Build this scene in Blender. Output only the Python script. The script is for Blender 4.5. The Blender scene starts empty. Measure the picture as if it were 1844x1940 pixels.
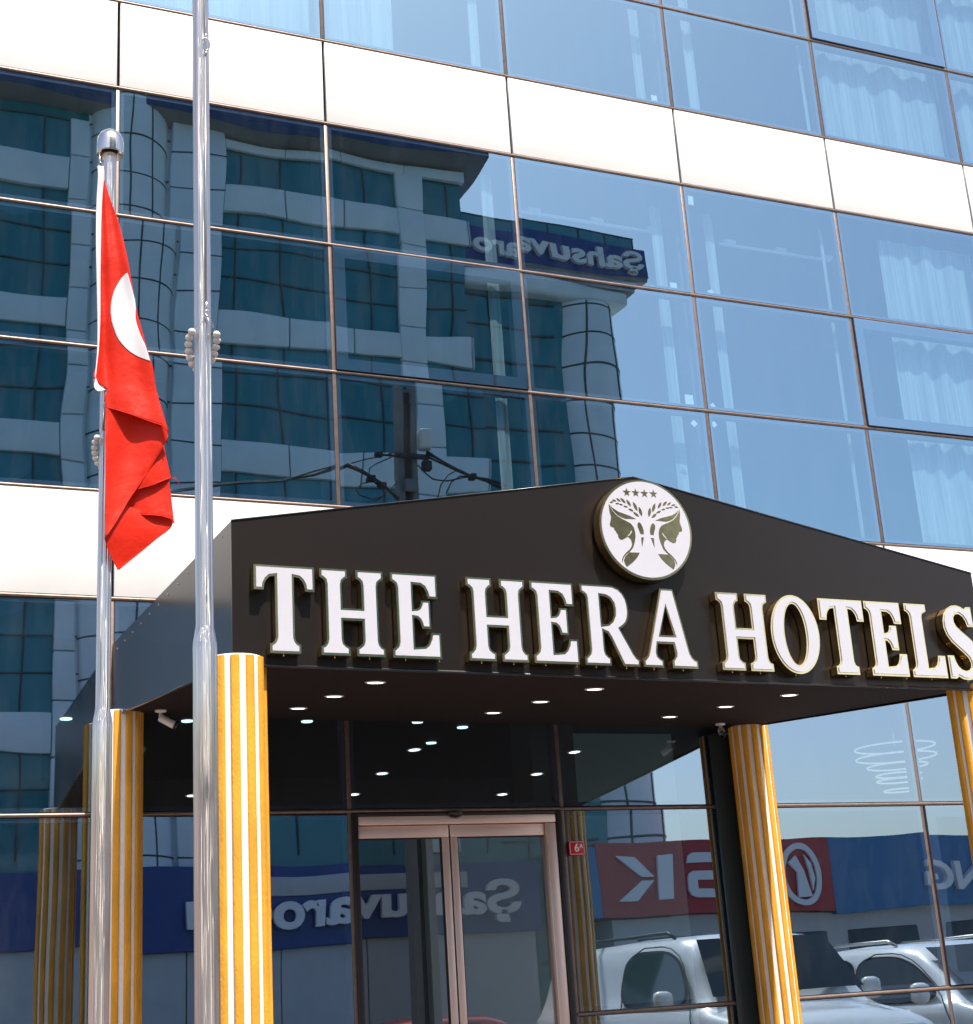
import bpy, bmesh, math, random
from mathutils import Vector, Matrix
from mathutils.geometry import tessellate_polygon
random.seed(7)
SC = bpy.context.scene
COL = SC.collection
R = math.radians

# ---------------------------------------------------------------- helpers
def wloc(o):
    p = Vector((0,0,0))
    while o: p += o.location; o = o.parent
    return p
class MB:
    """collects geometry for ONE mesh object"""
    def __init__(s): s.v = []; s.f = []; s.m = []; s.sm = []
    def add(s, vs, fs, mi=0, smooth=False):
        b = len(s.v); s.v += [tuple(v) for v in vs]
        for f in fs: s.f.append([i+b for i in f]); s.m.append(mi); s.sm.append(smooth)
        return s
    def box(s, x0, x1, y0, y1, z0, z1, mi=0):
        return s.add([(x0,y0,z0),(x1,y0,z0),(x1,y1,z0),(x0,y1,z0),(x0,y0,z1),(x1,y0,z1),(x1,y1,z1),(x0,y1,z1)],
                     [(0,3,2,1),(4,5,6,7),(0,1,5,4),(1,2,6,5),(2,3,7,6),(3,0,4,7)], mi)
    def bbox(s, x0, x1, y0, y1, z0, z1, b=.01, mi=0):
        bm = bmesh.new(); bmesh.ops.create_cube(bm, size=1)
        for v in bm.verts: v.co = ((x0+x1)/2+v.co.x*(x1-x0), (y0+y1)/2+v.co.y*(y1-y0), (z0+z1)/2+v.co.z*(z1-z0))
        bmesh.ops.bevel(bm, geom=bm.edges[:], offset=b, segments=2, affect='EDGES', profile=.5)
        bm.verts.index_update()
        s.add([v.co.copy() for v in bm.verts], [[v.index for v in f.verts] for f in bm.faces], mi, True); bm.free(); return s
    def quad(s, a, b, c, d, mi=0): return s.add([a,b,c,d], [(0,1,2,3)], mi)
    def lathe(s, prof, c=(0,0,0), n=32, mi=0, axis='z', smooth=True, cap=True):
        vs = []; fs = []; k = len(prof)
        for i in range(n):
            a = 2*math.pi*i/n
            for r, h in prof:
                p = (r*math.cos(a), r*math.sin(a), h)
                if axis == 'y': p = (p[0], p[2], p[1])
                if axis == 'x': p = (p[2], p[0], p[1])
                vs.append((p[0]+c[0], p[1]+c[1], p[2]+c[2]))
        for i in range(n):
            j = (i+1) % n
            for q in range(k-1): fs.append((i*k+q, j*k+q, j*k+q+1, i*k+q+1))
        if cap:
            if prof[0][0] > 1e-6: fs.append([i*k for i in range(n)][::-1])
            if prof[-1][0] > 1e-6: fs.append([i*k+k-1 for i in range(n)])
        return s.add(vs, fs, mi, smooth)
    def tube(s, pts, r, n=8, mi=0, closed=False):
        pts = [Vector(p) for p in pts]; vs = []; fs = []; N = len(pts)
        up = Vector((0.3,0.2,1)).normalized()
        rr = r if isinstance(r, (list, tuple)) else [r]*N
        for i, p in enumerate(pts):
            if closed: d = pts[(i+1) % N]-pts[i-1]
            else: d = pts[min(i+1,N-1)]-pts[max(i-1,0)]
            d.normalize(); a = d.cross(up)
            if a.length < 1e-3: a = d.cross(Vector((1,0,0)))
            a.normalize(); b = d.cross(a)
            for k in range(n):
                t = 2*math.pi*k/n; vs.append(p+(a*math.cos(t)+b*math.sin(t))*rr[i])
        for i in range(N if closed else N-1):
            for k in range(n):
                fs.append((i*n+k, i*n+(k+1) % n, ((i+1) % N)*n+(k+1) % n, ((i+1) % N)*n+k))
        if not closed: fs += [list(range(n))[::-1], [(N-1)*n+k for k in range(n)]]
        return s.add(vs, fs, mi, True)
    def prism(s, poly, y0, y1, holes=(), mi=0, to=None, side_mi=None):
        """polygon in (x,z), front at y0, back at y1"""
        loops = [list(poly)]+[list(h) for h in holes]
        def area(l): return sum(l[i-1][0]*l[i][1]-l[i][0]*l[i-1][1] for i in range(len(l)))/2
        if area(loops[0]) < 0: loops[0].reverse()
        for h in loops[1:]:
            if area(h) > 0: h.reverse()
        tri = tessellate_polygon([[Vector((x,z,0)) for x,z in l] for l in loops])
        flat = [p for l in loops for p in l]; n = len(flat)
        to = to or (lambda x,y,z: (x,y,z))
        vs = [to(x,y0,z) for x,z in flat]+[to(x,y1,z) for x,z in flat]
        fs = []; fm = []
        for t in tri:
            a,b,c = [flat[i] for i in t]
            if (b[0]-a[0])*(c[1]-a[1])-(c[0]-a[0])*(b[1]-a[1]) < 0: t = (t[0],t[2],t[1])
            fs.append(tuple(t)); fs.append((t[2]+n,t[1]+n,t[0]+n))
        s.add(vs, fs, mi)
        o = 0; fs = []
        for l in loops:
            k = len(l)
            for i in range(k): j = (i+1) % k; fs.append((o+i, o+i+n, o+j+n, o+j))
            o += k
        s.add(vs, fs, mi if side_mi is None else side_mi)
        return s
    def grid(s, rows, mi=0, smooth=True, close_u=False):
        k = len(rows[0]); fs = []
        for i in range(len(rows)-1):
            for j in range(k-1 + (1 if close_u else 0)):
                fs.append((i*k+j, i*k+(j+1) % k, (i+1)*k+(j+1) % k, (i+1)*k+j))
        return s.add([p for r in rows for p in r], fs, mi, smooth)
    def build(s, name, mats, parent=None):
        off = wloc(parent)          # geometry is written in world metres, stored relative to its parent
        me = bpy.data.meshes.new(name); me.from_pydata([Vector(v)-off for v in s.v], [], s.f)
        mats = mats if isinstance(mats, (list, tuple)) else [mats]
        for m in mats: me.materials.append(m)
        me.polygons.foreach_set('material_index', s.m); me.polygons.foreach_set('use_smooth', s.sm); me.update()
        o = bpy.data.objects.new(name, me); COL.objects.link(o)
        if parent: o.parent = parent
        return o

def clean(o):
    bm = bmesh.new(); bm.from_mesh(o.data)
    bmesh.ops.remove_doubles(bm, verts=bm.verts, dist=1e-5)
    bmesh.ops.recalc_face_normals(bm, faces=bm.faces); bm.to_mesh(o.data); bm.free(); return o
def tag(o, label, cat, group=None):
    o['label'] = label; o['category'] = cat
    if group: o['group'] = group
    return o
def thing(name, label, cat, loc=(0,0,0), group=None):
    o = bpy.data.objects.new(name, None); o.empty_display_size = .2; COL.objects.link(o); o.location = loc
    return tag(o, label, cat, group)
def structure(o): o['kind'] = 'structure'; return o
def dup(root, loc, label):
    """copy of a thing, its parts and sub-parts"""
    r = root.copy(); COL.objects.link(r); r.location = loc; r['label'] = label
    for ch in list(root.children):
        c = ch.copy(); COL.objects.link(c); c.parent = r
        for g in list(ch.children):
            d = g.copy(); COL.objects.link(d); d.parent = c
    return r
def inset(poly, d):
    l = list(poly)
    if sum(l[i-1][0]*l[i][1]-l[i][0]*l[i-1][1] for i in range(len(l))) < 0: l.reverse()
    out = []; n = len(l)
    for i in range(n):
        p, a, b = Vector(l[i]), Vector(l[i-1]), Vector(l[(i+1) % n])
        e1 = (p-a).normalized(); e2 = (b-p).normalized()
        n1 = Vector((-e1.y,e1.x)); n2 = Vector((-e2.y,e2.x))
        m = n1+n2; q = m.length_squared
        m = m*(2/q)*1.0 if q > .6 else m.normalized()*1.6
        out.append(tuple(p+m*d))
    return out
def text_mesh(body, size, bold=0.0, depth=.02, width=None):
    cu = bpy.data.curves.new('lettering', 'FONT'); cu.body = body; cu.size = size; cu.offset = bold; cu.extrude = depth; cu.resolution_u = 4
    o = bpy.data.objects.new('lettering', cu); COL.objects.link(o)
    dg = bpy.context.evaluated_depsgraph_get(); dg.update()
    me = bpy.data.meshes.new_from_object(o.evaluated_get(dg))
    bpy.data.objects.remove(o); bpy.data.curves.remove(cu)
    xs = [v.co.x for v in me.vertices]; w0, w1 = min(xs), max(xs)
    if width:
        k = width/(w1-w0)
        for v in me.vertices: v.co.x = (v.co.x-w0)*k
    else:
        for v in me.vertices: v.co.x -= w0
    return me
def mesh_obj(name, me, m, parent=None):
    me.materials.clear(); me.materials.append(m)
    o = bpy.data.objects.new(name, me); COL.objects.link(o)
    if parent: o.parent = parent
    return o

# ---------------------------------------------------------------- materials
def mat(name, col, rough=.5, metal=0., spec=.5, noise=0., nscale=8., bump=0., bscale=60., coat=0., emit=None, estr=0., trans=0., stretch=None, rnoise=0.):
    m = bpy.data.materials.new(name); m.use_nodes = True; nt = m.node_tree; N = nt.nodes; L = nt.links
    p = N['Principled BSDF']; p.inputs['Base Color'].default_value = (*col,1); p.inputs['Roughness'].default_value = rough
    p.inputs['Metallic'].default_value = metal; p.inputs['Specular IOR Level'].default_value = spec
    p.inputs['Coat Weight'].default_value = coat; p.inputs['Coat Roughness'].default_value = .05
    if emit: p.inputs['Emission Color'].default_value = (*emit,1); p.inputs['Emission Strength'].default_value = estr
    if noise or bump or rnoise:
        tc = N.new('ShaderNodeTexCoord'); vec = tc.outputs['Object']
        if stretch:
            mp = N.new('ShaderNodeMapping'); mp.inputs['Scale'].default_value = stretch; L.new(vec, mp.inputs['Vector']); vec = mp.outputs['Vector']
    if noise or rnoise:
        n = N.new('ShaderNodeTexNoise'); n.inputs['Scale'].default_value = nscale; n.inputs['Detail'].default_value = 6; n.inputs['Roughness'].default_value = .65
        L.new(vec, n.inputs['Vector'])
        if noise:
            cr = N.new('ShaderNodeMapRange'); cr.inputs[1].default_value = .3; cr.inputs[2].default_value = .7; cr.inputs[3].default_value = 1-noise; cr.inputs[4].default_value = 1+noise*.6
            L.new(n.outputs['Fac'], cr.inputs[0])
            mx = N.new('ShaderNodeMix'); mx.data_type = 'RGBA'; mx.blend_type = 'MULTIPLY'; mx.inputs[0].default_value = 1
            mx.inputs[6].default_value = (*col,1); L.new(cr.outputs[0], mx.inputs[7]); L.new(mx.outputs[2], p.inputs['Base Color'])
        if rnoise:
            rr = N.new('ShaderNodeMapRange'); rr.inputs[1].default_value = .3; rr.inputs[2].default_value = .7; rr.inputs[3].default_value = max(0,rough-rnoise); rr.inputs[4].default_value = rough+rnoise
            L.new(n.outputs['Fac'], rr.inputs[0]); L.new(rr.outputs[0], p.inputs['Roughness'])
    if bump:
        b = N.new('ShaderNodeTexNoise'); b.inputs['Scale'].default_value = bscale; b.inputs['Detail'].default_value = 4; L.new(vec, b.inputs['Vector'])
        bp = N.new('ShaderNodeBump'); bp.inputs['Strength'].default_value = 1; bp.inputs['Distance'].default_value = bump
        L.new(b.outputs['Fac'], bp.inputs['Height']); L.new(bp.outputs['Normal'], p.inputs['Normal'])
    return m

def facade_glass(name, refl, tint, base, wave, trans=(.55,.75,.85), wscale=.9):
    """solar-control glass: a mirror coating over tinted, see-through glass; every pane bows a little"""
    m = bpy.data.materials.new(name); m.use_nodes = True; nt = m.node_tree; N = nt.nodes; L = nt.links
    for n in list(N): N.remove(n)
    out = N.new('ShaderNodeOutputMaterial'); mix = N.new('ShaderNodeMixShader')
    gl = N.new('ShaderNodeBsdfGlossy'); gl.inputs['Roughness'].default_value = 0.0; gl.inputs['Color'].default_value = (*tint,1)
    tr = N.new('ShaderNodeBsdfTransparent'); tr.inputs['Color'].default_value = (*trans,1)
    lw = N.new('ShaderNodeLayerWeight'); lw.inputs['Blend'].default_value = .5      # same from both sides of the pane
    fr = N.new('ShaderNodeMath'); fr.operation = 'POWER'; fr.inputs[1].default_value = 4.0; L.new(lw.outputs['Facing'], fr.inputs[0])
    ma = N.new('ShaderNodeMath'); ma.operation = 'MULTIPLY_ADD'; ma.inputs[1].default_value = 1-base; ma.inputs[2].default_value = refl
    ma.use_clamp = True
    tc = N.new('ShaderNodeTexCoord'); oi = N.new('ShaderNodeObjectInfo'); mul = N.new('ShaderNodeMath'); mul.operation = 'MULTIPLY'; mul.inputs[1].default_value = 90
    va = N.new('ShaderNodeVectorMath'); va.operation = 'ADD'
    L.new(oi.outputs['Random'], mul.inputs[0]); L.new(tc.outputs['Object'], va.inputs[0]); L.new(mul.outputs[0], va.inputs[1])
    ns = N.new('ShaderNodeTexNoise'); ns.inputs['Scale'].default_value = wscale; ns.inputs['Detail'].default_value = 1.2; ns.inputs['Roughness'].default_value = .35
    L.new(va.outputs[0], ns.inputs['Vector'])
    bp = N.new('ShaderNodeBump'); bp.inputs['Strength'].default_value = 1; bp.inputs['Distance'].default_value = wave
    L.new(ns.outputs['Fac'], bp.inputs['Height']); L.new(bp.outputs['Normal'], gl.inputs['Normal'])
    L.new(fr.outputs[0], ma.inputs[0]); L.new(ma.outputs[0], mix.inputs[0]); L.new(tr.outputs[0], mix.inputs[1]); L.new(gl.outputs[0], mix.inputs[2])
    # faint dust and old rain marks that scatter a little light
    du = N.new('ShaderNodeTexNoise'); du.inputs['Scale'].default_value = 3; du.inputs['Detail'].default_value = 8; du.inputs['Roughness'].default_value = .7
    mp = N.new('ShaderNodeMapping'); mp.inputs['Scale'].default_value = (3.,1,.7); L.new(va.outputs[0], mp.inputs['Vector']); L.new(mp.outputs[0], du.inputs['Vector'])
    dr = N.new('ShaderNodeMapRange'); dr.inputs[1].default_value = .45; dr.inputs[2].default_value = .8; dr.inputs[3].default_value = .002; dr.inputs[4].default_value = .020
    L.new(du.outputs['Fac'], dr.inputs[0])
    df = N.new('ShaderNodeBsdfDiffuse'); df.inputs['Color'].default_value = (.6,.62,.62,1)
    m2 = N.new('ShaderNodeMixShader'); L.new(dr.outputs[0], m2.inputs[0]); L.new(mix.outputs[0], m2.inputs[1]); L.new(df.outputs[0], m2.inputs[2])
    L.new(m2.outputs[0], out.inputs[0]); return m

def cloth_mat(name, col, transl=.35, rough=.55, bump=.0006, bscale=18, sheen=.2):
    m = bpy.data.materials.new(name); m.use_nodes = True; nt = m.node_tree; N = nt.nodes; L = nt.links
    p = N['Principled BSDF']; p.inputs['Base Color'].default_value = (*col,1); p.inputs['Roughness'].default_value = rough; p.inputs['Specular IOR Level'].default_value = .25
    t = N.new('ShaderNodeBsdfTranslucent'); t.inputs['Color'].default_value = (*col,1)
    mx = N.new('ShaderNodeMixShader'); mx.inputs[0].default_value = transl
    tc = N.new('ShaderNodeTexCoord'); n = N.new('ShaderNodeTexNoise'); n.inputs['Scale'].default_value = bscale; n.inputs['Detail'].default_value = 5
    bp = N.new('ShaderNodeBump'); bp.inputs['Distance'].default_value = bump; L.new(tc.outputs['Object'], n.inputs['Vector']); L.new(n.outputs['Fac'], bp.inputs['Height']); L.new(bp.outputs['Normal'], p.inputs['Normal'])
    L.new(p.outputs[0], mx.inputs[1]); L.new(t.outputs[0], mx.inputs[2]); L.new(mx.outputs[0], N['Material Output'].inputs[0]); return m

M = dict(
 glass = facade_glass('reflective_blue_glass', .38, (.54,.82,1.0), .39, .0050, (.62,.80,.88), .8),
 glass_low = facade_glass('reflective_teal_glass', .42, (.66,.83,1.0), .42, .0040, (.6,.78,.82), .8),
 door_glass = facade_glass('clear_door_glass', .24, (.9,.92,.95), .24, .0004, (.8,.85,.85)),
 frame = mat('dark_window_frame', (.075,.070,.11), .35),
 bronze = mat('bronze_mullion', (.22,.16,.13), .42, .55, noise=.25, nscale=14),
 panel = mat('white_cladding', (.70,.675,.645), .4, spec=.25, noise=.05, nscale=2.2),
 core = mat('dark_wall_core', (.03,.03,.032), .7),
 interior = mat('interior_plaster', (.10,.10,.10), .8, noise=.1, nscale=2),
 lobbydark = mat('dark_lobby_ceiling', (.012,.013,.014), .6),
 lobbylight = mat('pale_lobby_wall', (.50,.52,.52), .7),
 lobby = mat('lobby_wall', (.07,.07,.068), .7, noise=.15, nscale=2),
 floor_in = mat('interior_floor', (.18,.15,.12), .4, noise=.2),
 black = mat('black_composite_panel', (.0095,.0075,.0065), .31, spec=.5, noise=.12, nscale=2.5),
 blackside = mat('black_glossy_panel', (.010,.011,.013), .2, spec=.16, noise=.2, nscale=4),
 soffit = mat('dark_plaster', (.016,.0085,.0065), .8, spec=.15, bump=.004, bscale=55),
 trim = mat('black_edge_trim', (.03,.03,.034), .2, .3),
 yellow = mat('yellow_stucco', (.72,.33,.034), .85, spec=.2, noise=.32, nscale=3.6, bump=.0034, bscale=95, stretch=(1,1,.55)),
 white = mat('white_stucco', (.80,.77,.74), .8, spec=.2, noise=.05, nscale=9, bump=.0010, bscale=90),
 cap = mat('brushed_steel', (.66,.61,.55), .2, 1., rnoise=.08, nscale=40, stretch=(1,1,.1)),
 wire = mat('steel_wire', (.45,.44,.42), .35, .8),
 bead = mat('cream_plastic', (.74,.66,.57), .4, noise=.06),
 gold = mat('mirror_gold', (.92,.70,.36), .14, 1., noise=.12, nscale=30),
 goldside = mat('gold_return', (.68,.47,.20), .22, 1., noise=.25, nscale=20),
 golddark = mat('dark_mirror_gold', (.86,.62,.29), .16, 1., noise=.3, nscale=22),
 acrylic = mat('white_acrylic', (.50,.485,.525), .35, noise=.03, nscale=6),
 red = cloth_mat('red_flag_cloth', (.72,.021,.004), .24, .5, .016, 5),
 wcloth = cloth_mat('white_flag_cloth', (.82,.78,.78), .25),
 curtain = cloth_mat('white_curtain', (.80,.82,.81), .5, .8, .0004, 60),
 plastic = mat('white_plastic', (.72,.68,.64), .35),
 lens = mat('dark_lens', (.01,.008,.009), .08),
 doorframe = mat('dark_brown_door_frame', (.022,.016,.016), .4),
 alu = mat('champagne_aluminium', (.88,.66,.57), .38, .55),
 gasket = mat('black_rubber', (.01,.01,.01), .6),
 plate = mat('red_enamel', (.55,.012,.02), .25),
 platew = mat('white_enamel', (.8,.8,.8), .3),
 lamp = mat('downlight_diffuser', (.8,.8,.8), .4, emit=(1,.93,.90), estr=3.2),
 lamp2 = mat('lobby_light_diffuser', (.8,.8,.8), .4, emit=(.80,1.,.93), estr=2.),
 crystal = mat('lit_crystal', (.8,.78,.75), .2, emit=(1.,.93,.88), estr=.22),
 asphalt = mat('asphalt', (.055,.055,.057), .85, noise=.3, nscale=40),
 paving = mat('pink_paving', (.27,.19,.16), .8, noise=.15, nscale=12),
 kerb = mat('concrete_kerb', (.38,.37,.35), .8, noise=.15, nscale=10),
 apron = mat('grey_apron', (.105,.10,.098), .85, noise=.25, nscale=14),
 reveal = mat('grey_reveal', (.035,.05,.055), .25),
 earth = mat('bare_ground', (.23,.21,.18), .9, noise=.25, nscale=3),
 lane = mat('road_paint', (.75,.75,.72), .6),
 tealglass = mat('teal_curtain_glass', (.012,.21,.255), .06, spec=.6, noise=.2, nscale=.6),
 greypanel = mat('pale_cladding', (.76,.85,.88), .4, noise=.06, nscale=1.5),
 joint = mat('dark_joint', (.03,.065,.08), .6),
 navy = mat('navy_sign_panel', (.012,.055,.24), .35, noise=.08),
 rooftrim = mat('dark_blue_roof_trim', (.010,.045,.13), .35, noise=.08),
 darksoff = mat('grey_soffit', (.22,.22,.21), .7),
 signwhite = mat('white_sign_letters', (.85,.85,.85), .4),
 redsign = mat('red_sign_panel', (.45,.035,.045), .4, noise=.06),
 bluesign = mat('blue_sign_panel', (.035,.19,.40), .4, noise=.06),
 whitewall = mat('white_render', (.55,.54,.52), .7, noise=.08, nscale=2),
 concrete = mat('pole_concrete', (.17,.18,.19), .8, noise=.15, nscale=8),
 darkmetal = mat('dark_metal', (.03,.032,.035), .5, .4),
 cable = mat('black_cable', (.012,.012,.013), .6),
 carwhite = mat('white_car_paint', (.78,.78,.78), .25, coat=1.),
 carred = mat('red_car_paint', (.35,.02,.02), .25, coat=1.),
 carglass = mat('tinted_car_glass', (.012,.022,.024), .03, spec=.7),
 chrome = mat('chrome_trim', (.7,.7,.7), .1, 1.),
 headlamp = mat('headlamp_lens', (.45,.47,.5), .06, .2, coat=1.),
 rubber = mat('tyre_rubber', (.02,.02,.02), .8),
)

def steel_mat():
    """tube steel polished round its girth: reflections smear along the pole"""
    m = mat('polished_steel', (.84,.76,.70), .15, 1.); nt = m.node_tree; p = nt.nodes['Principled BSDF']
    p.inputs['Anisotropic'].default_value = .93; p.inputs['Anisotropic Rotation'].default_value = ANI
    t = nt.nodes.new('ShaderNodeTangent'); t.direction_type = 'RADIAL'; t.axis = 'Z'; nt.links.new(t.outputs[0], p.inputs['Tangent'])
    tc = nt.nodes.new('ShaderNodeTexCoord'); mp = nt.nodes.new('ShaderNodeMapping'); mp.inputs['Scale'].default_value = (1,1,.004)
    n = nt.nodes.new('ShaderNodeTexNoise'); n.inputs['Scale'].default_value = 80; n.inputs['Detail'].default_value = 3
    bp = nt.nodes.new('ShaderNodeBump'); bp.inputs['Distance'].default_value = .014
    nt.links.new(tc.outputs['Object'], mp.inputs[0]); nt.links.new(mp.outputs[0], n.inputs['Vector']); nt.links.new(n.outputs['Fac'], bp.inputs['Height']); nt.links.new(bp.outputs[0], p.inputs['Normal'])
    # a second, broader lobe: fine polishing scratches that catch the high sun
    g = nt.nodes.new('ShaderNodeBsdfAnisotropic'); g.inputs['Color'].default_value = (.88,.80,.74,1); g.inputs['Roughness'].default_value = .52; g.inputs['Anisotropy'].default_value = .9
    nt.links.new(t.outputs[0], g.inputs['Tangent']); nt.links.new(bp.outputs[0], g.inputs['Normal'])
    mx = nt.nodes.new('ShaderNodeMixShader'); mx.inputs[0].default_value = .38; nt.links.new(p.outputs[0], mx.inputs[1]); nt.links.new(g.outputs[0], mx.inputs[2])
    nt.links.new(mx.outputs[0], nt.nodes['Material Output'].inputs[0])
    return m
ANI = 0.0
M['steel'] = steel_mat()

def pleats(m):
    """sheer layers overlap in the gathers, so the net is denser in upright streaks"""
    nt = m.node_tree; N = nt.nodes; L = nt.links; tc = N.new('ShaderNodeTexCoord'); mp = N.new('ShaderNodeMapping'); mp.inputs['Scale'].default_value = (1,.2,.035)
    n = N.new('ShaderNodeTexNoise'); n.inputs['Scale'].default_value = 19; n.inputs['Detail'].default_value = 4; n.inputs['Roughness'].default_value = .6
    r = N.new('ShaderNodeValToRGB'); r.color_ramp.elements[0].position = .36; r.color_ramp.elements[1].position = .64
    r.color_ramp.elements[0].color = (.50,.52,.52,1); r.color_ramp.elements[1].color = (.84,.86,.85,1)
    L.new(tc.outputs['Object'], mp.inputs[0]); L.new(mp.outputs[0], n.inputs['Vector']); L.new(n.outputs['Fac'], r.inputs[0])
    for x in N:
        if x.type == 'BSDF_PRINCIPLED': L.new(r.outputs[0], x.inputs['Base Color'])
        if x.type == 'BSDF_TRANSLUCENT': L.new(r.outputs[0], x.inputs['Color'])
pleats(M['curtain'])

M['black'].node_tree.nodes['Principled BSDF'].inputs['Specular Tint'].default_value = (1,.82,.72,1)
em_head = [[-0.2095, 0.123], [-0.2092, 0.0928], [-0.2064, 0.0736], [-0.2018, 0.0545], [-0.2058, 0.0371], [-0.2124, 0.0174], [-0.2118, 0.0046], [-0.1998, -0.0011], [-0.1894, -0.003], [-0.1897, -0.0154], [-0.1813, -0.0196], [-0.1786, -0.0297], [-0.1703, -0.0386], [-0.1703, -0.0527], [-0.162, -0.0629], [-0.1484, -0.0651], [-0.1312, -0.0559], [-0.1153, -0.0464], [-0.1088, -0.0503], [-0.097, -0.0624], [-0.0934, -0.0823], [-0.0983, -0.0984], [-0.1117, -0.1154], [-0.1344, -0.1337], [-0.1527, -0.1538], [-0.1616, -0.1734], [-0.1599, -0.1894], [-0.1571, -0.1753], [-0.148, -0.1578], [-0.133, -0.1421], [-0.1114, -0.126], [-0.0896, -0.1034], [-0.0773, -0.0749], [-0.0694, -0.0444], [-0.0691, -0.0186], [-0.0758, 0.0068], [-0.0903, 0.0252], [-0.117, 0.0377], [-0.1439, 0.0489], [-0.1702, 0.0644], [-0.1891, 0.0847], [-0.2018, 0.1062]]
em_jaw = [[-0.0913, -0.0123], [-0.0894, -0.0208], [-0.0972, -0.0324], [-0.1074, -0.0416], [-0.1182, -0.0466], [-0.1093, -0.0374], [-0.0994, -0.0274]]
em_hair = [[-0.2043, 0.119], [-0.1852, 0.1009], [-0.1588, 0.0854], [-0.1226, 0.0749], [-0.0908, 0.0663], [-0.0585, 0.0519], [-0.1205, 0.0496], [-0.1431, 0.0563], [-0.1652, 0.0678], [-0.1863, 0.0892]]
em_leaf = [[-0.1146, -0.1305], [-0.054, -0.1292], [-0.0717, -0.1557], [-0.0975, -0.1805], [-0.1364, -0.208], [-0.1451, -0.1937], [-0.1502, -0.1749], [-0.1413, -0.1553]]
em_pil = [[-0.0413, 0.0366], [-0.0313, 0.0291], [-0.0236, 0.0123], [-0.0186, -0.0069], [-0.0199, -0.0276], [-0.0387, -0.0279], [-0.0446, -0.0085], [-0.052, 0.0104], [-0.0518, 0.0256]]
em_pil2 = [[-0.0368, -0.0459], [-0.0203, -0.0449], [-0.0274, -0.0677], [-0.0366, -0.0974], [-0.0378, -0.0683]]
em_stars = [[-0.0974, 0.194], [-0.0446, 0.1948], [0.0075, 0.1951], [0.061, 0.1968]]
em_wheat = [[-0.1913, 0.1338, 0.0197, 10], [-0.1749, 0.144, 0.0227, -12], [-0.1493, 0.1489, 0.025, -33], [-0.1237, 0.1477, 0.0333, -42], [-0.0915, 0.1365, 0.036, -56], [-0.0546, 0.1208, 0.0447, -66], [-0.0268, 0.0944, 0.0447, -76], [-0.1578, 0.1288, 0.0189, 5], [-0.1372, 0.1246, 0.0189, -5], [-0.1115, 0.1155, 0.0212, -12], [-0.0817, 0.0994, 0.0265, -22], [-0.053, 0.0774, 0.0341, -36]]
fl_A = [[[-2.2268, 4.6963], [-2.2132, 4.7083]], [[-2.2185, 4.6254], [-2.1912, 4.637]], [[-2.2158, 4.5039], [-2.1518, 4.5138]], [[-2.2215, 4.3803], [-2.1253, 4.3943]], [[-2.2229, 4.2588], [-2.1022, 4.2683]], [[-2.2203, 4.1439], [-2.0814, 4.1432]], [[-2.2191, 4.0527], [-2.062, 4.0581]], [[-2.2238, 3.9504], [-2.0364, 3.9561]], [[-2.2348, 3.8708], [-2.0131, 3.8815]], [[-2.2392, 3.8215], [-2.2122, 3.8466], [-2.1859, 3.8516], [-2.1695, 3.84], [-2.1102, 3.8441], [-2.0089, 3.8459]], [[-2.1852, 3.7983], [-2.0025, 3.806]], [[-2.1908, 3.7534], [-2.1093, 3.7395], [-1.9836, 3.7296]], [[-2.1904, 3.7226], [-2.1456, 3.7049], [-2.0822, 3.6801], [-2.0185, 3.6596], [-1.9751, 3.6437], [-1.9544, 3.619]]]
fl_hb = [[[-2.2413, 4.7496], [-2.216, 4.754]], [[-2.2385, 4.704], [-2.2122, 4.7109]], [[-2.2412, 4.5977], [-2.2173, 4.6135]], [[-2.2426, 4.4077], [-2.222, 4.4178]], [[-2.2376, 4.2591], [-2.2219, 4.2612]], [[-2.2297, 4.0833], [-2.2185, 4.0847]], [[-2.2281, 3.9657], [-2.222, 3.9664]], [[-2.2337, 3.8799], [-2.2309, 3.878]], [[-2.2392, 3.8259], [-2.2361, 3.8218]]]
fl_hb2 = [[[-2.2402, 3.8214], [-2.2302, 3.8291]], [[-2.2376, 3.7862], [-2.2176, 3.7994]], [[-2.2233, 3.7722], [-2.1932, 3.7842]]]
fl_B = [[[-2.1921, 3.7821], [-1.9856, 3.7227]], [[-2.1905, 3.6546], [-1.9523, 3.6148]], [[-2.1896, 3.5784], [-1.9667, 3.576]], [[-2.1896, 3.5027], [-2.0056, 3.5027]], [[-2.1895, 3.417], [-2.0501, 3.4234]], [[-2.1895, 3.332], [-2.096, 3.3492]], [[-2.1895, 3.2582], [-2.1411, 3.2614]], [[-2.1896, 3.1891], [-2.1856, 3.1852]]]
fl_C = [[[-1.9957, 3.6065], [-1.9626, 3.5962]], [[-2.0261, 3.5119], [-1.9481, 3.5228]], [[-2.0623, 3.4375], [-1.9378, 3.4733]], [[-2.0762, 3.3913], [-2.0053, 3.4138], [-1.9337, 3.4519]]]
fl_D = [[[-2.0704, 3.4369], [-1.9419, 3.4621]], [[-2.0962, 3.3813], [-1.9337, 3.3932]], [[-2.116, 3.3478], [-1.9276, 3.3397]], [[-2.1317, 3.3148], [-2.0796, 3.3057], [-2.0272, 3.2986], [-1.9643, 3.2943], [-1.9276, 3.2828], [-1.92, 3.2673]]]
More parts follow.
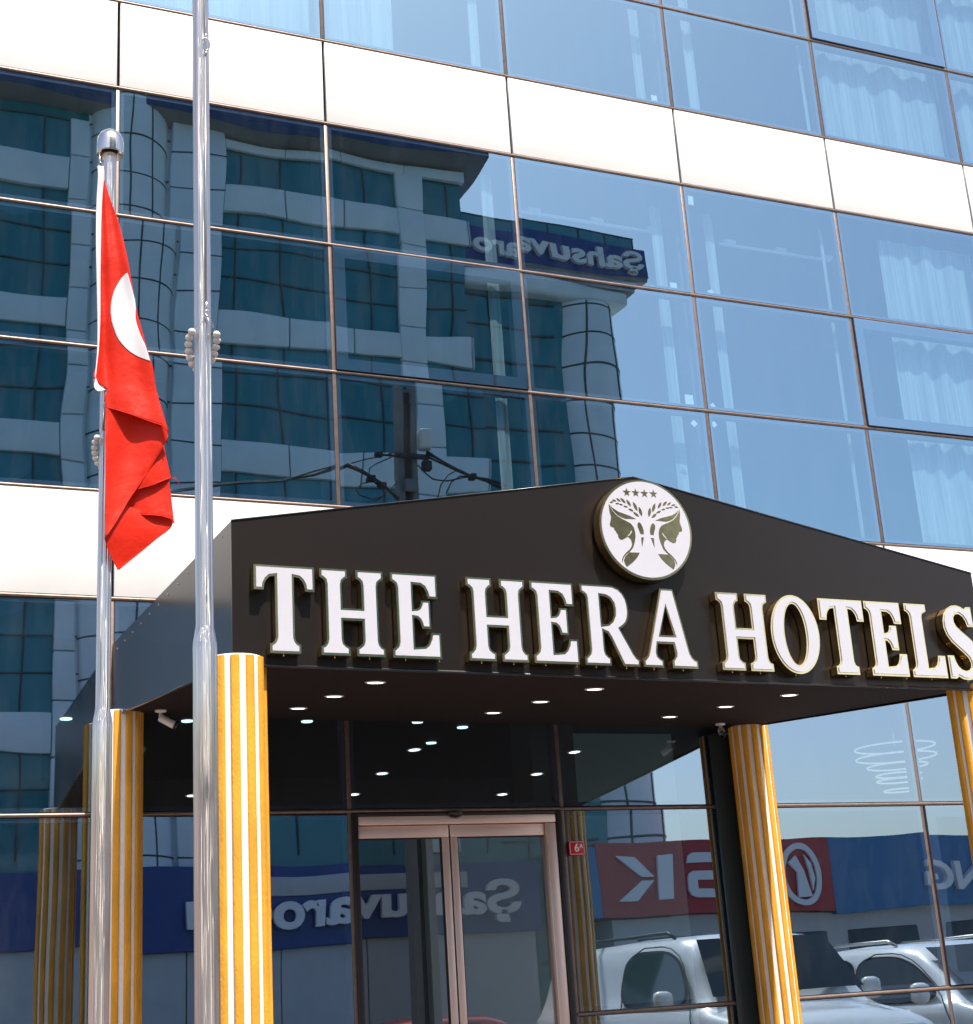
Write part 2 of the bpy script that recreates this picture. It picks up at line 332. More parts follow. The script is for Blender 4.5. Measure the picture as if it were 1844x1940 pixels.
fl_E = [[[-2.1279, 3.3363], [-2.0777, 3.325], [-2.0273, 3.3178], [-1.9684, 3.3133], [-1.9337, 3.3028], [-1.9215, 3.2779]], [[-2.1609, 3.2601], [-2.045, 3.2359], [-1.9337, 3.2493]], [[-2.1782, 3.217], [-2.0848, 3.1913], [-1.9845, 3.2079]], [[-2.1876, 3.1851], [-2.1242, 3.1575], [-2.0446, 3.1517]], [[-2.1754, 3.1483], [-2.1338, 3.1257], [-2.0881, 3.1116]], [[-2.1592, 3.114], [-2.1335, 3.0946], [-2.1137, 3.0874]], [[-2.1412, 3.0839], [-2.1332, 3.0698], [-2.1273, 3.0742]]]
fl_W = [[[-2.1223, 4.2866], [-2.116, 4.2884]], [[-2.1403, 4.2654], [-2.1106, 4.2695]], [[-2.1639, 4.2146], [-2.0987, 4.2233]], [[-2.1756, 4.1595], [-2.0857, 4.1705]], [[-2.1771, 4.1173], [-2.083, 4.1338]], [[-2.1744, 4.0901], [-2.0834, 4.1061]], [[-2.1702, 4.0655], [-2.0788, 4.0722]], [[-2.151, 4.0093], [-2.0639, 4.0213]], [[-2.1215, 3.969], [-2.0469, 3.9799]], [[-2.0841, 3.9416], [-2.0364, 3.947]], [[-2.0341, 3.9154], [-2.0258, 3.9118]]]
cab = [[[1.93, 7.65], [2.33, 7.74], [2.57, 7.83], [2.75, 7.93]], [[2.75, 7.93], [2.94, 7.85], [3.06, 7.79], [3.17, 7.73], [3.27, 7.63], [3.38, 7.52]], [[2.75, 7.92], [2.91, 7.87], [3.03, 7.77], [3.15, 7.66]], [[3.8, 8.12], [3.94, 8.06], [4.19, 7.95], [4.41, 7.88], [4.6, 7.84], [4.77, 7.77], [5.09, 7.67]], [[4.41, 7.88], [4.58, 7.85], [4.77, 7.8], [4.91, 7.76]], [[2.75, 7.94], [2.94, 8.0], [3.17, 8.05], [3.39, 8.13]], [[3.02, 7.8], [3.03, 7.91], [3.1, 7.96], [3.26, 8.03], [3.39, 8.1]], [[3.93, 7.57], [3.99, 7.76], [4.09, 7.88], [4.21, 7.94], [4.32, 7.9]], [[4.05, 7.66], [4.12, 7.79], [4.23, 7.86], [4.37, 7.86]], [[3.39, 7.76], [3.27, 7.64], [3.17, 7.54], [3.08, 7.48]], [[3.16, 7.71], [3.06, 7.74], [2.93, 7.71], [2.86, 7.64], [2.9, 7.55], [3.05, 7.5], [3.19, 7.55]], [[3.67, 7.97], [3.77, 7.88], [3.88, 7.81], [4.06, 7.8], [4.37, 7.86]]]
rail = [[[1.71, 7.299], [2.938, 7.305]], [[3.516, 7.289], [4.631, 7.293]]]
# ================================================================ camera
CAM = Vector((-3.1495,-9.3495,1.45)); yaw, pitch, roll = R(24.37681), R(17.48869), R(-3.73205)
fw = Vector((math.sin(yaw)*math.cos(pitch), math.cos(yaw)*math.cos(pitch), math.sin(pitch)))
rt0 = Vector((math.cos(yaw), -math.sin(yaw), 0)); up0 = rt0.cross(fw)
rt = rt0*math.cos(roll)+up0*math.sin(roll); up = up0*math.cos(roll)-rt0*math.sin(roll)
cam = bpy.data.objects.new('camera', bpy.data.cameras.new('camera')); COL.objects.link(cam)
cam.matrix_world = Matrix(((rt.x,up.x,-fw.x,CAM.x),(rt.y,up.y,-fw.y,CAM.y),(rt.z,up.z,-fw.z,CAM.z),(0,0,0,1)))
cam.data.sensor_fit = 'HORIZONTAL'; cam.data.sensor_width = 36; cam.data.lens = 36*2903.27/1844
cam.data.clip_end = 3000; cam.data.clip_start = .05
SC.camera = cam

# ================================================================ light
SUN_EL, SUN_AZ = R(60), R(6)        # azimuth: degrees to the right (+X) of the street side (-Y)
w = bpy.data.worlds.new('World'); SC.world = w; w.use_nodes = True
sky = w.node_tree.nodes.new('ShaderNodeTexSky'); sky.sky_type = 'NISHITA'; sky.sun_disc = False
sky.sun_elevation = SUN_EL; sky.sun_rotation = math.pi-SUN_AZ; sky.air_density = 1.0; sky.dust_density = 2.6; sky.ozone_density = 1.0
bg = w.node_tree.nodes['Background']; bg.inputs['Strength'].default_value = .15
w.node_tree.links.new(sky.outputs[0], bg.inputs[0])
sl = bpy.data.lights.new('sun', 'SUN'); sl.energy = 4.4; sl.angle = R(.53); sl.color = (1,.94,.855)
so = bpy.data.objects.new('sun', sl); COL.objects.link(so)
sd = Vector((math.sin(SUN_AZ)*math.cos(SUN_EL), -math.cos(SUN_AZ)*math.cos(SUN_EL), math.sin(SUN_EL)))
so.rotation_euler = sd.to_track_quat('Z','Y').to_euler(); so.location = sd*60
SC.view_settings.view_transform = 'Standard'; SC.view_settings.look = 'None'; SC.view_settings.exposure = .75; SC.view_settings.gamma = 1

# ================================================================ ground
structure(MB().quad((-400,-400,-.16),(400,-400,-.16),(400,400,-.16),(-400,400,-.16)).build('ground', M['earth']))
structure(MB().box(-60,60,-3.1,9,-.15,0).build('forecourt', M['paving']))
structure(MB().box(-60,60,-8.5,-3.103,-.15,-.003).build('parking_apron', M['apron']))
structure(MB().box(-60,60,-8.65,-8.503,-.15,.004).build('kerb', M['kerb']))
structure(MB().quad((-60,-24,-.15),(60,-24,-.15),(60,-8.65,-.15),(-60,-8.65,-.15)).build('road', M['asphalt']))
structure(MB().box(-60,60,-60,-24,-.15,0).build('far_pavement', M['kerb']))
mk = MB()
for i in range(-8,9): mk.quad((i*6,-15.8,-.146),(i*6+3,-15.8,-.146),(i*6+3,-15.66,-.146),(i*6,-15.66,-.146))
structure(mk.build('lane_marking', M['lane']))

# ================================================================ hotel building
P = 1.5
HB = thing('hotel_building', 'hotel facade of blue reflective glass panes and white panel bands', 'building', (3,0,0))
C0, C1 = -3, 6
ROWS = {'g0':(.10,1.297),'g1':(1.297,2.617),'g2':(2.617,3.944),'m0':(4.647,5.632),'m1':(5.632,6.614),'m2':(6.614,7.600),
        'u0':(8.303,9.282),'u1':(9.282,10.266),'u2':(10.266,11.25)}
BANDS = [(3.944,4.647),(7.600,8.303),(11.25,11.953)]
G = .017
SASH = {(0,'m1'),(3,'m1'),(3,'u1'),(3,'g1'),(-3,'u1'),(6,'m1')}
X0, X1 = C0*P, (C1+1)*P
stick = {(1,'u0'):[(2.84,8.36,.055,.08,0)],(1,'m2'):[(2.83,6.66,.06,.085,0)],(2,'m2'):[(3.08,7.47,.05,.08,0),(3.17,6.66,.05,.05,25)],
         (1,'m1'):[(2.86,5.70,.075,.11,0)],(2,'m1'):[(3.07,5.68,.035,.05,30)],(1,'m0'):[(2.88,5.52,.045,.045,45)],(2,'m0'):[(3.06,5.53,.04,.04,40)]}
for c in range(C0, C1+1):
    for r,(z0,z1) in ROWS.items():
        if c == 0 and r in ('g0','g1'): continue
        x0, x1 = c*P, (c+1)*P; sash = (c,r) in SASH
        yo = -.022 if sash else 0
        fw_ = .085 if sash else .026
        a, b, t, u = x0+G, x1-G, z0+G, z1-G
        tx, tz = random.uniform(-1,1)*.0022*(b-a), random.uniform(-1,1)*.0016*(u-t)
        low = r[0] == 'g'
        mb = MB()
        n = 6
        rows_ = [[(a+(b-a)*i/n, yo+tx*(i/n-.5)+tz*(j/n-.5), t+(u-t)*j/n) for i in range(n+1)] for j in range(n+1)]
        mb.grid(rows_)
        win = mb.build('window', M['glass_low' if low else 'glass'], HB)
        fm = MB(); y0, y1 = yo+.006, .06
        fm.box(a,a+fw_,y0,y1,t,u); fm.box(b-fw_,b,y0,y1,t,u); fm.box(a+fw_,b-fw_,y0,y1,t,t+fw_); fm.box(a+fw_,b-fw_,y0,y1,u-fw_,u)
        fm.build('frame', M['frame'], win)
        for (sx,sz,sw,sh,an) in stick.get((c,r),[]):
            ca, sa = math.cos(R(an)), math.sin(R(an))
            MB().prism([(sx+ca*p-sa*q, sz+sa*p+ca*q) for p,q in ((-sw/2,-sh/2),(sw/2,-sh/2),(sw/2,sh/2),(-sw/2,sh/2))], .008,.0095).build('sticker', M['plastic'], win)
    for z0,z1 in BANDS:
        MB().bbox(c*P+.010,(c+1)*P-.010,-.004,.03,z0+.012,z1-.012,.004).build('cladding_panel', M['panel'], HB)
for k in range(C0, C1+2):
    segs = [(4.647,7.600),(8.303,11.25)]+([(0,3.944)])
    mb = MB()
    for z0,z1 in segs: mb.bbox(k*P-.0145,k*P+.0145,.001,.08,z0+.014,z1-.014,.004)
    mb.build('mullion', M['bronze'], HB)
zs = sorted({z for r in ROWS.values() for z in r})
for z in zs:
    mb = MB()
    spans = [(X0,X1)] if not (z in (1.297,.10)) else [(X0,0),(P,X1)]
    for p,q in spans:
        n = 8; ring = []
        for x in (p,q): ring.append([(x,.004-.013*math.sin(math.pi*i/n), z-.0125*math.cos(math.pi*i/n)) for i in range(n+1)])
        mb.grid(ring); mb.box(p,q,.0045,.07,z-.012,z+.012)
    mb.build('transom', M['bronze'], HB)
# structure behind the curtain wall
mb = MB()
for z0,z1 in BANDS: mb.box(X0,X1,.085,.14,z0+.02,z1-.02)
mb.box(X0,X1,.0605,.085,7.62,8.29); mb.box(X0,X1,.0605,.085,3.96,4.63); mb.box(X0,X1,.0605,.085,11.27,11.94)
mb.build('spandrel_backing', M['core'], HB)
mb = MB()
for z0,z1 in ((3.62,4.64),(7.50,8.29),(11.2,11.95)): mb.box(X0+.02,X1-.02,.145,8,z0+.1,z1-.02)
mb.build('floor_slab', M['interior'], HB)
mb = MB(); mb.box(X0,X1,5,5.2,4.66,7.58); mb.box(X0,X1,5,5.2,8.31,11.2)
for k in (-2,0,2,4,6): mb.box(k*P-.06,k*P+.06,.2,4.995,4.64,7.59); mb.box(k*P-.06,k*P+.06,.2,4.995,8.3,11.29)
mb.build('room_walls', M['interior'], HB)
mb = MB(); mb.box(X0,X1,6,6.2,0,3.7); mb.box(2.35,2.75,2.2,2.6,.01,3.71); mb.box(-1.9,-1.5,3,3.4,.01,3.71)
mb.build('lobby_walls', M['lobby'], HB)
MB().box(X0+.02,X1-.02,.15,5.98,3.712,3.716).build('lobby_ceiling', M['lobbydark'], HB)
MB().box(2.76,4.3,3.2,3.3,.02,3.70).build('lobby_partition', M['lobbylight'], HB)
MB().box(1.25,2.3,1.9,2.0,.021,2.75).build('lobby_screen', M['lobbylight'], HB)
MB().bbox(2.872,3.13,-.055,-.018,.0,3.12,.004).build('dark_post', M['gasket'], HB)
MB().bbox(2.69,2.868,-.034,-.018,.0,3.12,.004).build('grey_reveal', M['reveal'], HB)
MB().box(X0,X1,.12,5.99,0.002,.02).build('lobby_floor', M['floor_in'], HB)
mb = MB(); mb.box(X0-.2,X0,.0,8.2,0,11.95); mb.box(X1,X1+.2,.0,8.2,0,11.95); mb.box(X0,X1,8.0,8.2,0,11.95); mb.box(X0-.2,X1+.2,0,8.2,11.955,12.15)
mb.box(X0,0,.0,.1,0,.085); mb.box(P,X1,0,.1,0,.085)
mb.build('shell', M['panel'], HB)
# lobby ceiling lights (greenish, seen through the panes over the door)
mb = MB()
for (x,y) in ((.6,2.8),(1.57,2.77),(2.08,3.0),(2.1,3.81),(-1.35,2.8),(-.39,2.84)):
    LL = MB().lathe([(.0,3.702),(.046,3.702),(.048,3.711)], (x,y,0), 24).build('lobby_downlight', M['lamp2'], HB)
# ---- sliding entrance door (between x 0 and 1.5)
dr = MB(); A = .0
dr.bbox(.012,.052,-.012,.10,.0,2.604,.004); dr.bbox(1.448,1.488,-.012,.10,.0,2.604,.004); dr.bbox(.052,1.448,-.012,.10,2.585,2.604,.004)
door = dr.build('door_surround', M['doorframe'], HB)
MB().bbox(.055,1.445,-.006,.12,2.528,2.582,.004).build('header', M['alu'], door)
MB().bbox(1.372,1.444,-.002,.11,.02,2.524,.004).build('jamb', M['alu'], door)
for a,b,y in ((.056,.678,.02),(.69,1.366,.02)):
    l = MB(); t = 2.522
    l.bbox(a,b,y,y+.05,t-.075,t,.003)
    if a < .5: l.bbox(b-.048,b,y,y+.05,.06,t-.076,.003)
    else: l.bbox(a,a+.048,y,y+.05,.06,t-.076,.003)
    l.bbox(a,b,y,y+.05,.02,.0585,.003)
    lf = l.build('door_leaf', M['alu'], HB)
    ga, gb = (a, b-.048) if a < .5 else (a+.048, b)
    MB().quad((ga,y+.022,.058),(gb,y+.022,.058),(gb,y+.022,t-.075),(ga,y+.022,t-.075)).build('door_pane', M['door_glass'], lf)
    g = MB(); g.box(ga,gb,y+.012,y+.030,t-.083,t-.0755); 
    g.box(*( (gb-.009,gb-.0005) if a<.5 else (ga+.0005,ga+.009)), y+.012,y+.030,.0595,t-.084); g.build('gasket', M['gasket'], lf)
    if a > .5: MB().box(.680,.688,.03,.06,.02,2.50).build('brush_seal', M['gasket'], lf)
MB().grid([[(.715+.056*math.cos(t)*math.cos(q),-.012-.05*math.cos(t)*math.sin(q),2.597-.038*math.sin(t)) for q in [math.pi*k/16 for k in range(17)]] for t in [math.pi/2*k/8 for k in range(9)]]).build('motion_sensor', M['lens'], door)
# house number plate
np_ = thing('house_number_plate', 'small red house number plate reading 6A right of the entrance door', 'number plate', (1.575,-.02,2.35))
MB().bbox(1.518,1.634,-.030,-.016,2.305,2.397,.005).build('plate', M['plate'], np_)
brd = MB()
for a,b,c_,d in ((1.523,1.629,2.390,2.3925),(1.523,1.629,2.3095,2.312),(1.523,1.5255,2.3125,2.3895),(1.6265,1.629,2.3125,2.3895)): brd.box(a,b,-.0318,-.0305,c_,d)
brd.build('border', M['platew'], np_)
for s_,x,z,sz in (('6',1.556,2.328,.075),('A',1.592,2.352,.036)):
    me = text_mesh(s_, sz, .001, .0008)
    o = mesh_obj('digit' if s_ == '6' else 'letter', me, M['platew'], np_); o.rotation_euler = (R(90),0,0); o.location = Vector((x,-.0315,z))-np_.location

# ================================================================ curtains and other things behind the glass
def curtain(x0, x1, z0, z1, label, y=.24, amp=.035, wl=.16, seed=0, name='curtain', flare=0.):
    rnd = random.Random(seed); n = max(8, int((x1-x0)/.018)); rows = []
    ph = rnd.uniform(0,6); 
    for j in range(13):
        t = j/12; row = []
        for i in range(n+1):
            s = i/n; x = x0+(x1-x0)*s*(1+flare*(1-t)) 
            w_ = math.sin(2*math.pi*(x-x0)/wl*(1+.12*math.sin(x*5+ph))+ph+.25*math.sin(t*2+x*3))*amp*.55*(.6+.4*math.sin(x*7+ph))*(1-.25*t)
            row.append((x, y-.10+w_+.006*math.sin(x*2.3+ph), z0+(z1-z0)*t))
        rows.append(row)
    o = MB().grid(rows).build(name, M['curtain']); return tag(o, label, 'curtain', 'curtains behind the hotel windows')
UZ = (8.32,11.2); MZ = (4.66,7.48)
curtain(-3.0,-1.52,*UZ,'wide white curtain in the topmost window left of the tall flagpole',seed=1)
curtain(-1.46,-.05,*UZ,'wide white curtain in the topmost window right of the tall flagpole',seed=2,wl=.2)
curtain(.06,.62,*UZ,'gathered white curtain at the left of the third top window',seed=3,wl=.13)
curtain(1.27,1.35,*UZ,'narrow white curtain edge at the right of the third top window',seed=4,wl=.1,amp=.02)
curtain(2.79,2.88,*UZ,'thin white curtain edge above the small white sticker in a top window',seed=5,wl=.12,amp=.015,y=.3)
curtain(3.26,3.36,*UZ,'slim white curtain strip at the left of the clear top window beside open-sash window',seed=6,wl=.1,amp=.02)
curtain(4.42,4.45,*UZ,'very thin curtain edge at the right of the clear top window',seed=7,wl=.1,amp=.01,y=.2)
curtain(4.62,5.95,*UZ,'sheer pleated white curtain in the top window with the thick sash frame',seed=8,wl=.22,amp=.05)
curtain(6.05,7.45,*UZ,'sheer white curtain at the top right corner of the photo',seed=9,wl=.2,amp=.05)
curtain(1.28,1.38,*MZ,'narrow curtain strip in the middle floor window left of the sign reflection',seed=10,wl=.12,amp=.02)
curtain(2.80,2.90,*MZ,'pale curtain strip right of the reflected blue building sign',seed=11,wl=.13,amp=.012,y=.3)
curtain(3.30,3.39,*MZ,'pale curtain strip left of the shelf rail in the second blue window',seed=12,wl=.11,amp=.012,y=.3)
curtain(4.41,4.44,*MZ,'thin curtain edge left of the curtained window at the right edge',seed=13,wl=.1,amp=.01)
curtain(5.02,6.3,*MZ,'wide sheer curtain behind the middle floor windows at the right edge',seed=14,wl=.19,amp=.045)
curtain(6.4,8.9,*MZ,'sheer curtain just beyond the right edge on the middle floor',seed=15,wl=.2,amp=.045)
for i,(xa,xb,z) in enumerate(((1.71,2.94,7.12),(3.516,4.631,7.10))):
    pass
def rail(x0,x1,z,label):
    t = thing('shelf_rail', label, 'rail', (x0,.3,z), 'white rails inside the windows')
    MB().box(x0,x1,.29,.31,z-.012,z+.012).build('bar', M['plastic'], t)
    for k in (.10,.55,.97): MB().bbox(x0+(x1-x0)*k-.055,x0+(x1-x0)*k+.055,.285,.325,z+.0135,z+.05,.004).build('bracket', M['plastic'], t)
rail(1.68,2.92,7.30,'white rail with three brackets inside the window above the reflected sign')
rail(3.50,4.62,7.29,'white rail with three brackets inside the window right of the reflected sign')
# chandelier
ch = thing('chandelier', 'tapering crystal ring chandelier glowing inside the ground floor window', 'chandelier', (5.93,2.0,3.62))
for r_,z in ((.36,3.38),(.36,3.29),(.27,3.21),(.20,3.13),(.20,3.08),(.15,2.99)):
    MB().tube([(5.93+r_*math.cos(2*math.pi*i/40),2.0+r_*math.sin(2*math.pi*i/40),z) for i in range(40)],.0085,8,closed=True).build('crystal_ring', M['crystal'], ch)
MB().tube([(5.93,2,3.39),(5.93,2,3.71)],.01).build('stem', M['chrome'], ch)

# ================================================================ entrance canopy
CX = .72
def sl(x): return -.0083*(x-CX)                 # the whole canopy hangs a touch lower to the right
XL, XR, XLB, XRB, YF = -1.437, 2.885, -1.495, 2.955, -2.70
SB, SL = 3.185, .0925                           # soffit height at the wall, fall per metre outwards
zf = SB-SL*2.7                                  # fascia bottom edge
ZTL, ZAP = 3.602, 4.000
cn = thing('entrance_canopy', 'black gabled entrance canopy carrying the hotel name', 'canopy', (CX,0,SB))
lift = lambda x,y,z: (x,y,z+sl(x))
fas = MB().prism([(XL,zf-.012),(XR,zf-.012),(XR,ZTL),(CX,ZAP),(XL,ZTL)], YF, YF+.03, to=lift).build('fascia', M['black'], cn)
def side(x0f,x0b,sgn):
    e = .012*sgn; sd_ = MB()
    a = [(x0f,YF+.031,zf-.004),(x0b,-.005,SB-.004),(x0b,-.005,3.632),(x0f,YF+.031,ZTL-.002)]
    b = [(p[0]+e,p[1],p[2]) for p in a]
    a = [lift(*p) for p in a]; b = [lift(*p) for p in b]
    sd_.add(a+b,[(0,1,2,3),(7,6,5,4),(0,4,5,1),(1,5,6,2),(2,6,7,3),(3,7,4,0)])
    clean(sd_.build('side_panel', M['blackside'], cn))
side(XL,XLB,1); side(XR,XRB,-1)
n = 14
sof = MB(); rows = []
for j in range(n+1):
    y = YF+.032+(-.006-YF-.032)*j/n; xa = XL+.013+(XLB-XL)*j/n; xb = XR-.013+(XRB-XR)*j/n
    rows.append([lift(xa+(xb-xa)*i/20,y,SB+SL*y+.006) for i in range(21)])
sof.grid(rows); sof.grid([[(p[0],p[1],p[2]+.02) for p in r_] for r_ in rows])
sof.build('soffit', M['soffit'], cn)
rf = MB()
rf.add([lift(XL,YF+.031,ZTL),lift(CX,YF+.031,ZAP),lift(XR,YF+.031,ZTL),lift(XLB,-.005,3.634),lift(CX,-.005,4.02),lift(XRB,-.005,3.634)],[(0,1,4,3),(1,2,5,4)])
rf.build('roof', M['black'], cn)
tr_ = MB()
tr_.tube([lift(XL,YF-.004,zf-.014),lift(XR,YF-.004,zf-.014)],.0075,6)
tr_.tube([lift(XL-.001,YF+.03,zf-.008),lift(XLB-.001,-.01,SB-.008)],.006,6)
tr_.tube([lift(XL,YF-.002,ZTL+.001),lift(CX,YF-.002,ZAP+.001),lift(XR,YF-.002,ZTL+.001)],.004,6)
tr_.build('edge_trim', M['trim'], cn)
sc = MB()
for i in range(12):
    t = (i+.5)/12; x = XL+(XLB-XL)*t-.001; y = YF+.05+(2.6)*t
    sc.lathe([(.0,-.003),(.005,-.002),(.006,0)],(x,y,ZTL-.03+sl(x)),8,axis='x')
sc.build('rivet', M['steel'], cn)
# recessed downlights in the soffit
names = {(0,0):'front left',(0,1):'middle left',(0,2):'rear left',(1,0):'front centre',(1,1):'middle centre',(1,2):'rear centre',(2,0):'front right',(2,1):'middle right',(2,2):'rear right'}
first = None
for i,x in enumerate((-.531,.727,1.987)):
    for j,y in enumerate((-2.06,-1.38,-.70)):
        z = SB+SL*y+.006+sl(x)
        lab = 'lit round recessed downlight, %s of nine in the dark canopy ceiling' % names[(i,j)]
        if first is None:
            first = thing('downlight', lab, 'downlight', (x,y,z), 'downlights in the canopy ceiling')
            MB().lathe([(.041,-.002),(.043,-.005),(.052,-.004),(.055,-.001)],(x,y,z),32,cap=False).build('trim_ring', M['plastic'], first)
            MB().lathe([(.0,-.003),(.042,-.003)],(x,y,z),32,cap=False).build('diffuser', M['lamp'], first)
            first.rotation_euler = (math.atan(SL),0,0)
        else: dup(first,(x,y,z),lab)
# ---- security cameras
def cctv(loc, aim, label):
    t = thing('security_camera', label, 'camera', loc, 'security cameras under the canopy')
    L0 = Vector(loc); a = Vector(aim).normalized()
    MB().lathe([(.0,.004),(.031,.003),(.034,-.003),(.032,-.011),(.02,-.015),(.011,-.016)],L0,24,cap=False).build('base', M['plastic'], t)
    h = L0+Vector((0,0,-.046))
    MB().tube([L0+Vector((0,0,-.014)),L0+Vector((-.004,.003,-.031)),h+a*.010],[.011,.009,.009],12).build('arm', M['plastic'], t)
    q = a.to_track_quat('Z','Y').to_matrix()
    def T(mb):
        mb.v = [tuple(q@Vector(v)+h) for v in mb.v]; return mb
    T(MB().lathe([(.0,-.007),(.02,-.006),(.023,.0),(.023,.092),(.020,.095)],(0,0,0),24)).build('housing', M['plastic'], t)
    T(MB().lathe([(.0235,.0955),(.0235,.106),(.021,.107),(.0195,.100),(.0,.100)],(0,0,0),24,cap=False)).build('lens', M['lens'], t)
cctv((-1.285,-.42,SB-SL*.42+.004+sl(-1.28)), (.85,-.35,-.55), 'white bullet security camera under the canopy beside the rear left column')
cctv((2.60,-.34,SB-SL*.34+.004+sl(2.6)), (-.45,-.85,-.45), 'white security camera under the canopy beside the rear right column')

# ================================================================ columns
def column(x, y, top, label):
    t = thing('fluted_column', label, 'column', (x,y,0), 'yellow fluted columns of the canopy')
    MB().lathe([(.1285,.14),(.1285,.15),(.1285,top-.03),(.1285,top-.012),(.127,top-.003),(.122,top),(.06,top+.001),(.0,top+.001)],(x,y,0),48).build('white_shaft', M['white'], t)
    mb = MB()
    for k in range(12):
        ac = R(15+30*k); prof = []
        for s in (-1,-.93,-.6,-.2,.2,.6,.93,1):
            a = ac+R(8.9)*s; r_ = {1:.1275,.93:.1375}.get(abs(s), .1405)
            prof.append((x+r_*math.cos(a), y+r_*math.sin(a)))
        rows = []; rk = random.Random(k*7+int(x*10))
        for j in range(61):
            z = .14+(top-.006-rk.uniform(0,.004)-.14)*j/60
            wob = [1+rk.uniform(-.003,.003) for _ in prof]
            rows.append([(x+(px-x)*wb, y+(py-y)*wb, z) for (px,py),wb in zip(prof,wob)])
        mb.grid(rows)
        mb.add(rows[-1],[list(range(8))])
    mb.build('yellow_ribs', M['yellow'], t)
    MB().bbox(x-.18,x+.18,y-.18,y+.18,.0,.138,.012).build('plinth', M['white'], t)
column(-1.405,-2.62,2.985,'front left yellow fluted column, broadest in view, beside the tall flagpole')
column(2.845,-2.60,2.945,'front right yellow fluted column at the right edge under the letter S')
column(-1.485,-.20,3.19,'rear left yellow fluted column beside the flagpole with the flag')
column(2.912,-.20,3.152,'rear right yellow fluted column standing against the glass')

# ================================================================ lettering on the fascia
GL = {
'T': (.288,[(0,.413),(.288,.413),(.288,.295),(.243,.295),(.238,.325),(.228,.345),(.213,.359),(.189,.363),(.189,.075),(.194,.058),(.204,.047),(.217,.044),(.217,0),(.071,0),(.071,.044),(.084,.047),(.094,.058),(.099,.075),(.099,.363),(.075,.359),(.06,.345),(.05,.325),(.045,.295),(0,.295)],[]),
'H': (.312,[(0,0),(.14,0),(.14,.04),(.125,.046),(.112,.058),(.108,.075),(.108,.168),(.204,.168),(.204,.075),(.2,.058),(.187,.046),(.172,.04),(.172,0),(.312,0),(.312,.04),(.297,.046),(.288,.058),(.284,.075),(.284,.338),(.288,.355),(.3,.366),(.312,.372),(.312,.413),(.177,.413),(.177,.372),(.189,.366),(.2,.355),(.204,.338),(.204,.226),(.108,.226),(.108,.338),(.112,.355),(.123,.366),(.135,.372),(.135,.413),(0,.413),(0,.372),(.012,.366),(.024,.355),(.028,.338),(.028,.075),(.024,.058),(.015,.046),(0,.04)],[]),
'E': (.245,[(0,0),(.245,0),(.245,.125),(.196,.125),(.19,.095),(.178,.07),(.162,.057),(.112,.052),(.112,.197),(.128,.195),(.14,.184),(.147,.167),(.152,.145),(.198,.145),(.198,.282),(.152,.282),(.149,.262),(.142,.248),(.13,.24),(.112,.238),(.112,.36),(.15,.358),(.168,.347),(.18,.325),(.188,.293),(.237,.293),(.237,.413),(0,.413),(0,.372),(.012,.366),(.024,.355),(.028,.338),(.028,.075),(.024,.058),(.012,.046),(0,.04)],[]),
'R': (.306,[(0,0),(.145,0),(.145,.04),(.132,.046),(.12,.058),(.115,.075),(.115,.173),(.135,.165),(.15,.14),(.212,0),(.306,0),(.306,.035),(.29,.045),(.276,.065),(.21,.19),(.23,.203),(.248,.22),(.26,.245),(.266,.275),(.265,.31),(.258,.345),(.242,.375),(.218,.398),(.185,.411),(.16,.413),(0,.413),(0,.372),(.012,.366),(.026,.355),(.03,.338),(.03,.075),(.026,.058),(.015,.046),(0,.04)],
      [[(.11,.358),(.14,.355),(.163,.343),(.179,.32),(.184,.29),(.181,.257),(.168,.23),(.145,.212),(.11,.206)]]),
'A': (.317,[(0,0),(.116,0),(.116,.038),(.1,.045),(.086,.058),(.083,.078),(.092,.123),(.18,.123),(.189,.078),(.187,.06),(.178,.047),(.167,.039),(.167,0),(.317,0),(.317,.039),(.3,.046),(.287,.058),(.276,.08),(.209,.413),(.132,.413),(.034,.08),(.026,.058),(.014,.044),(0,.038)],[[(.156,.318),(.112,.168),(.190,.168)]]),
'L': (.235,[(0,0),(.235,0),(.235,.125),(.186,.125),(.18,.095),(.168,.07),(.152,.057),(.112,.052),(.112,.338),(.116,.355),(.13,.366),(.146,.372),(.146,.413),(0,.413),(0,.372),(.012,.366),(.024,.355),(.028,.338),(.028,.075),(.024,.058),(.012,.046),(0,.04)],[]),
'S': (.245,[(.004,.13),(.048,.13),(.056,.098),(.07,.07),(.092,.052),(.12,.045),(.143,.052),(.157,.068),(.16,.092),(.15,.118),(.125,.143),(.085,.175),(.045,.21),(.02,.245),(.006,.285),(.006,.325),(.018,.365),(.045,.398),(.08,.416),(.115,.42),(.145,.413),(.168,.4),(.183,.413),(.215,.413),(.218,.298),(.174,.298),(.166,.33),(.15,.355),(.125,.37),(.1,.366),(.085,.348),(.084,.322),(.096,.298),(.125,.272),(.168,.24),(.208,.205),(.233,.165),(.241,.12),(.233,.07),(.21,.03),(.172,.002),(.128,-.007),(.09,-.002),(.062,.012),(.046,0),(.004,0)],[]),
}
oe = lambda a,b,n,cx,cz: [(cx+a*math.cos(2*math.pi*i/n), cz+b*math.sin(2*math.pi*i/n)) for i in range(n)]
GL['O'] = (.304, oe(.152,.214,48,.152,.207), [oe(.067,.166,40,.152,.207)])
ns = thing('hotel_name_sign', 'white and gold block letters THE HERA HOTELS on the black canopy', 'sign', (CX,YF,2.97))
word = [('T',-1.351),('H',-1.038),('E',-.689),('H',-.301),('E',.041),('R',.318),('A',.645),('H',1.107),('O',1.427),('T',1.746),('E',2.047),('L',2.317),('S',2.566)]
YL = YF-.062
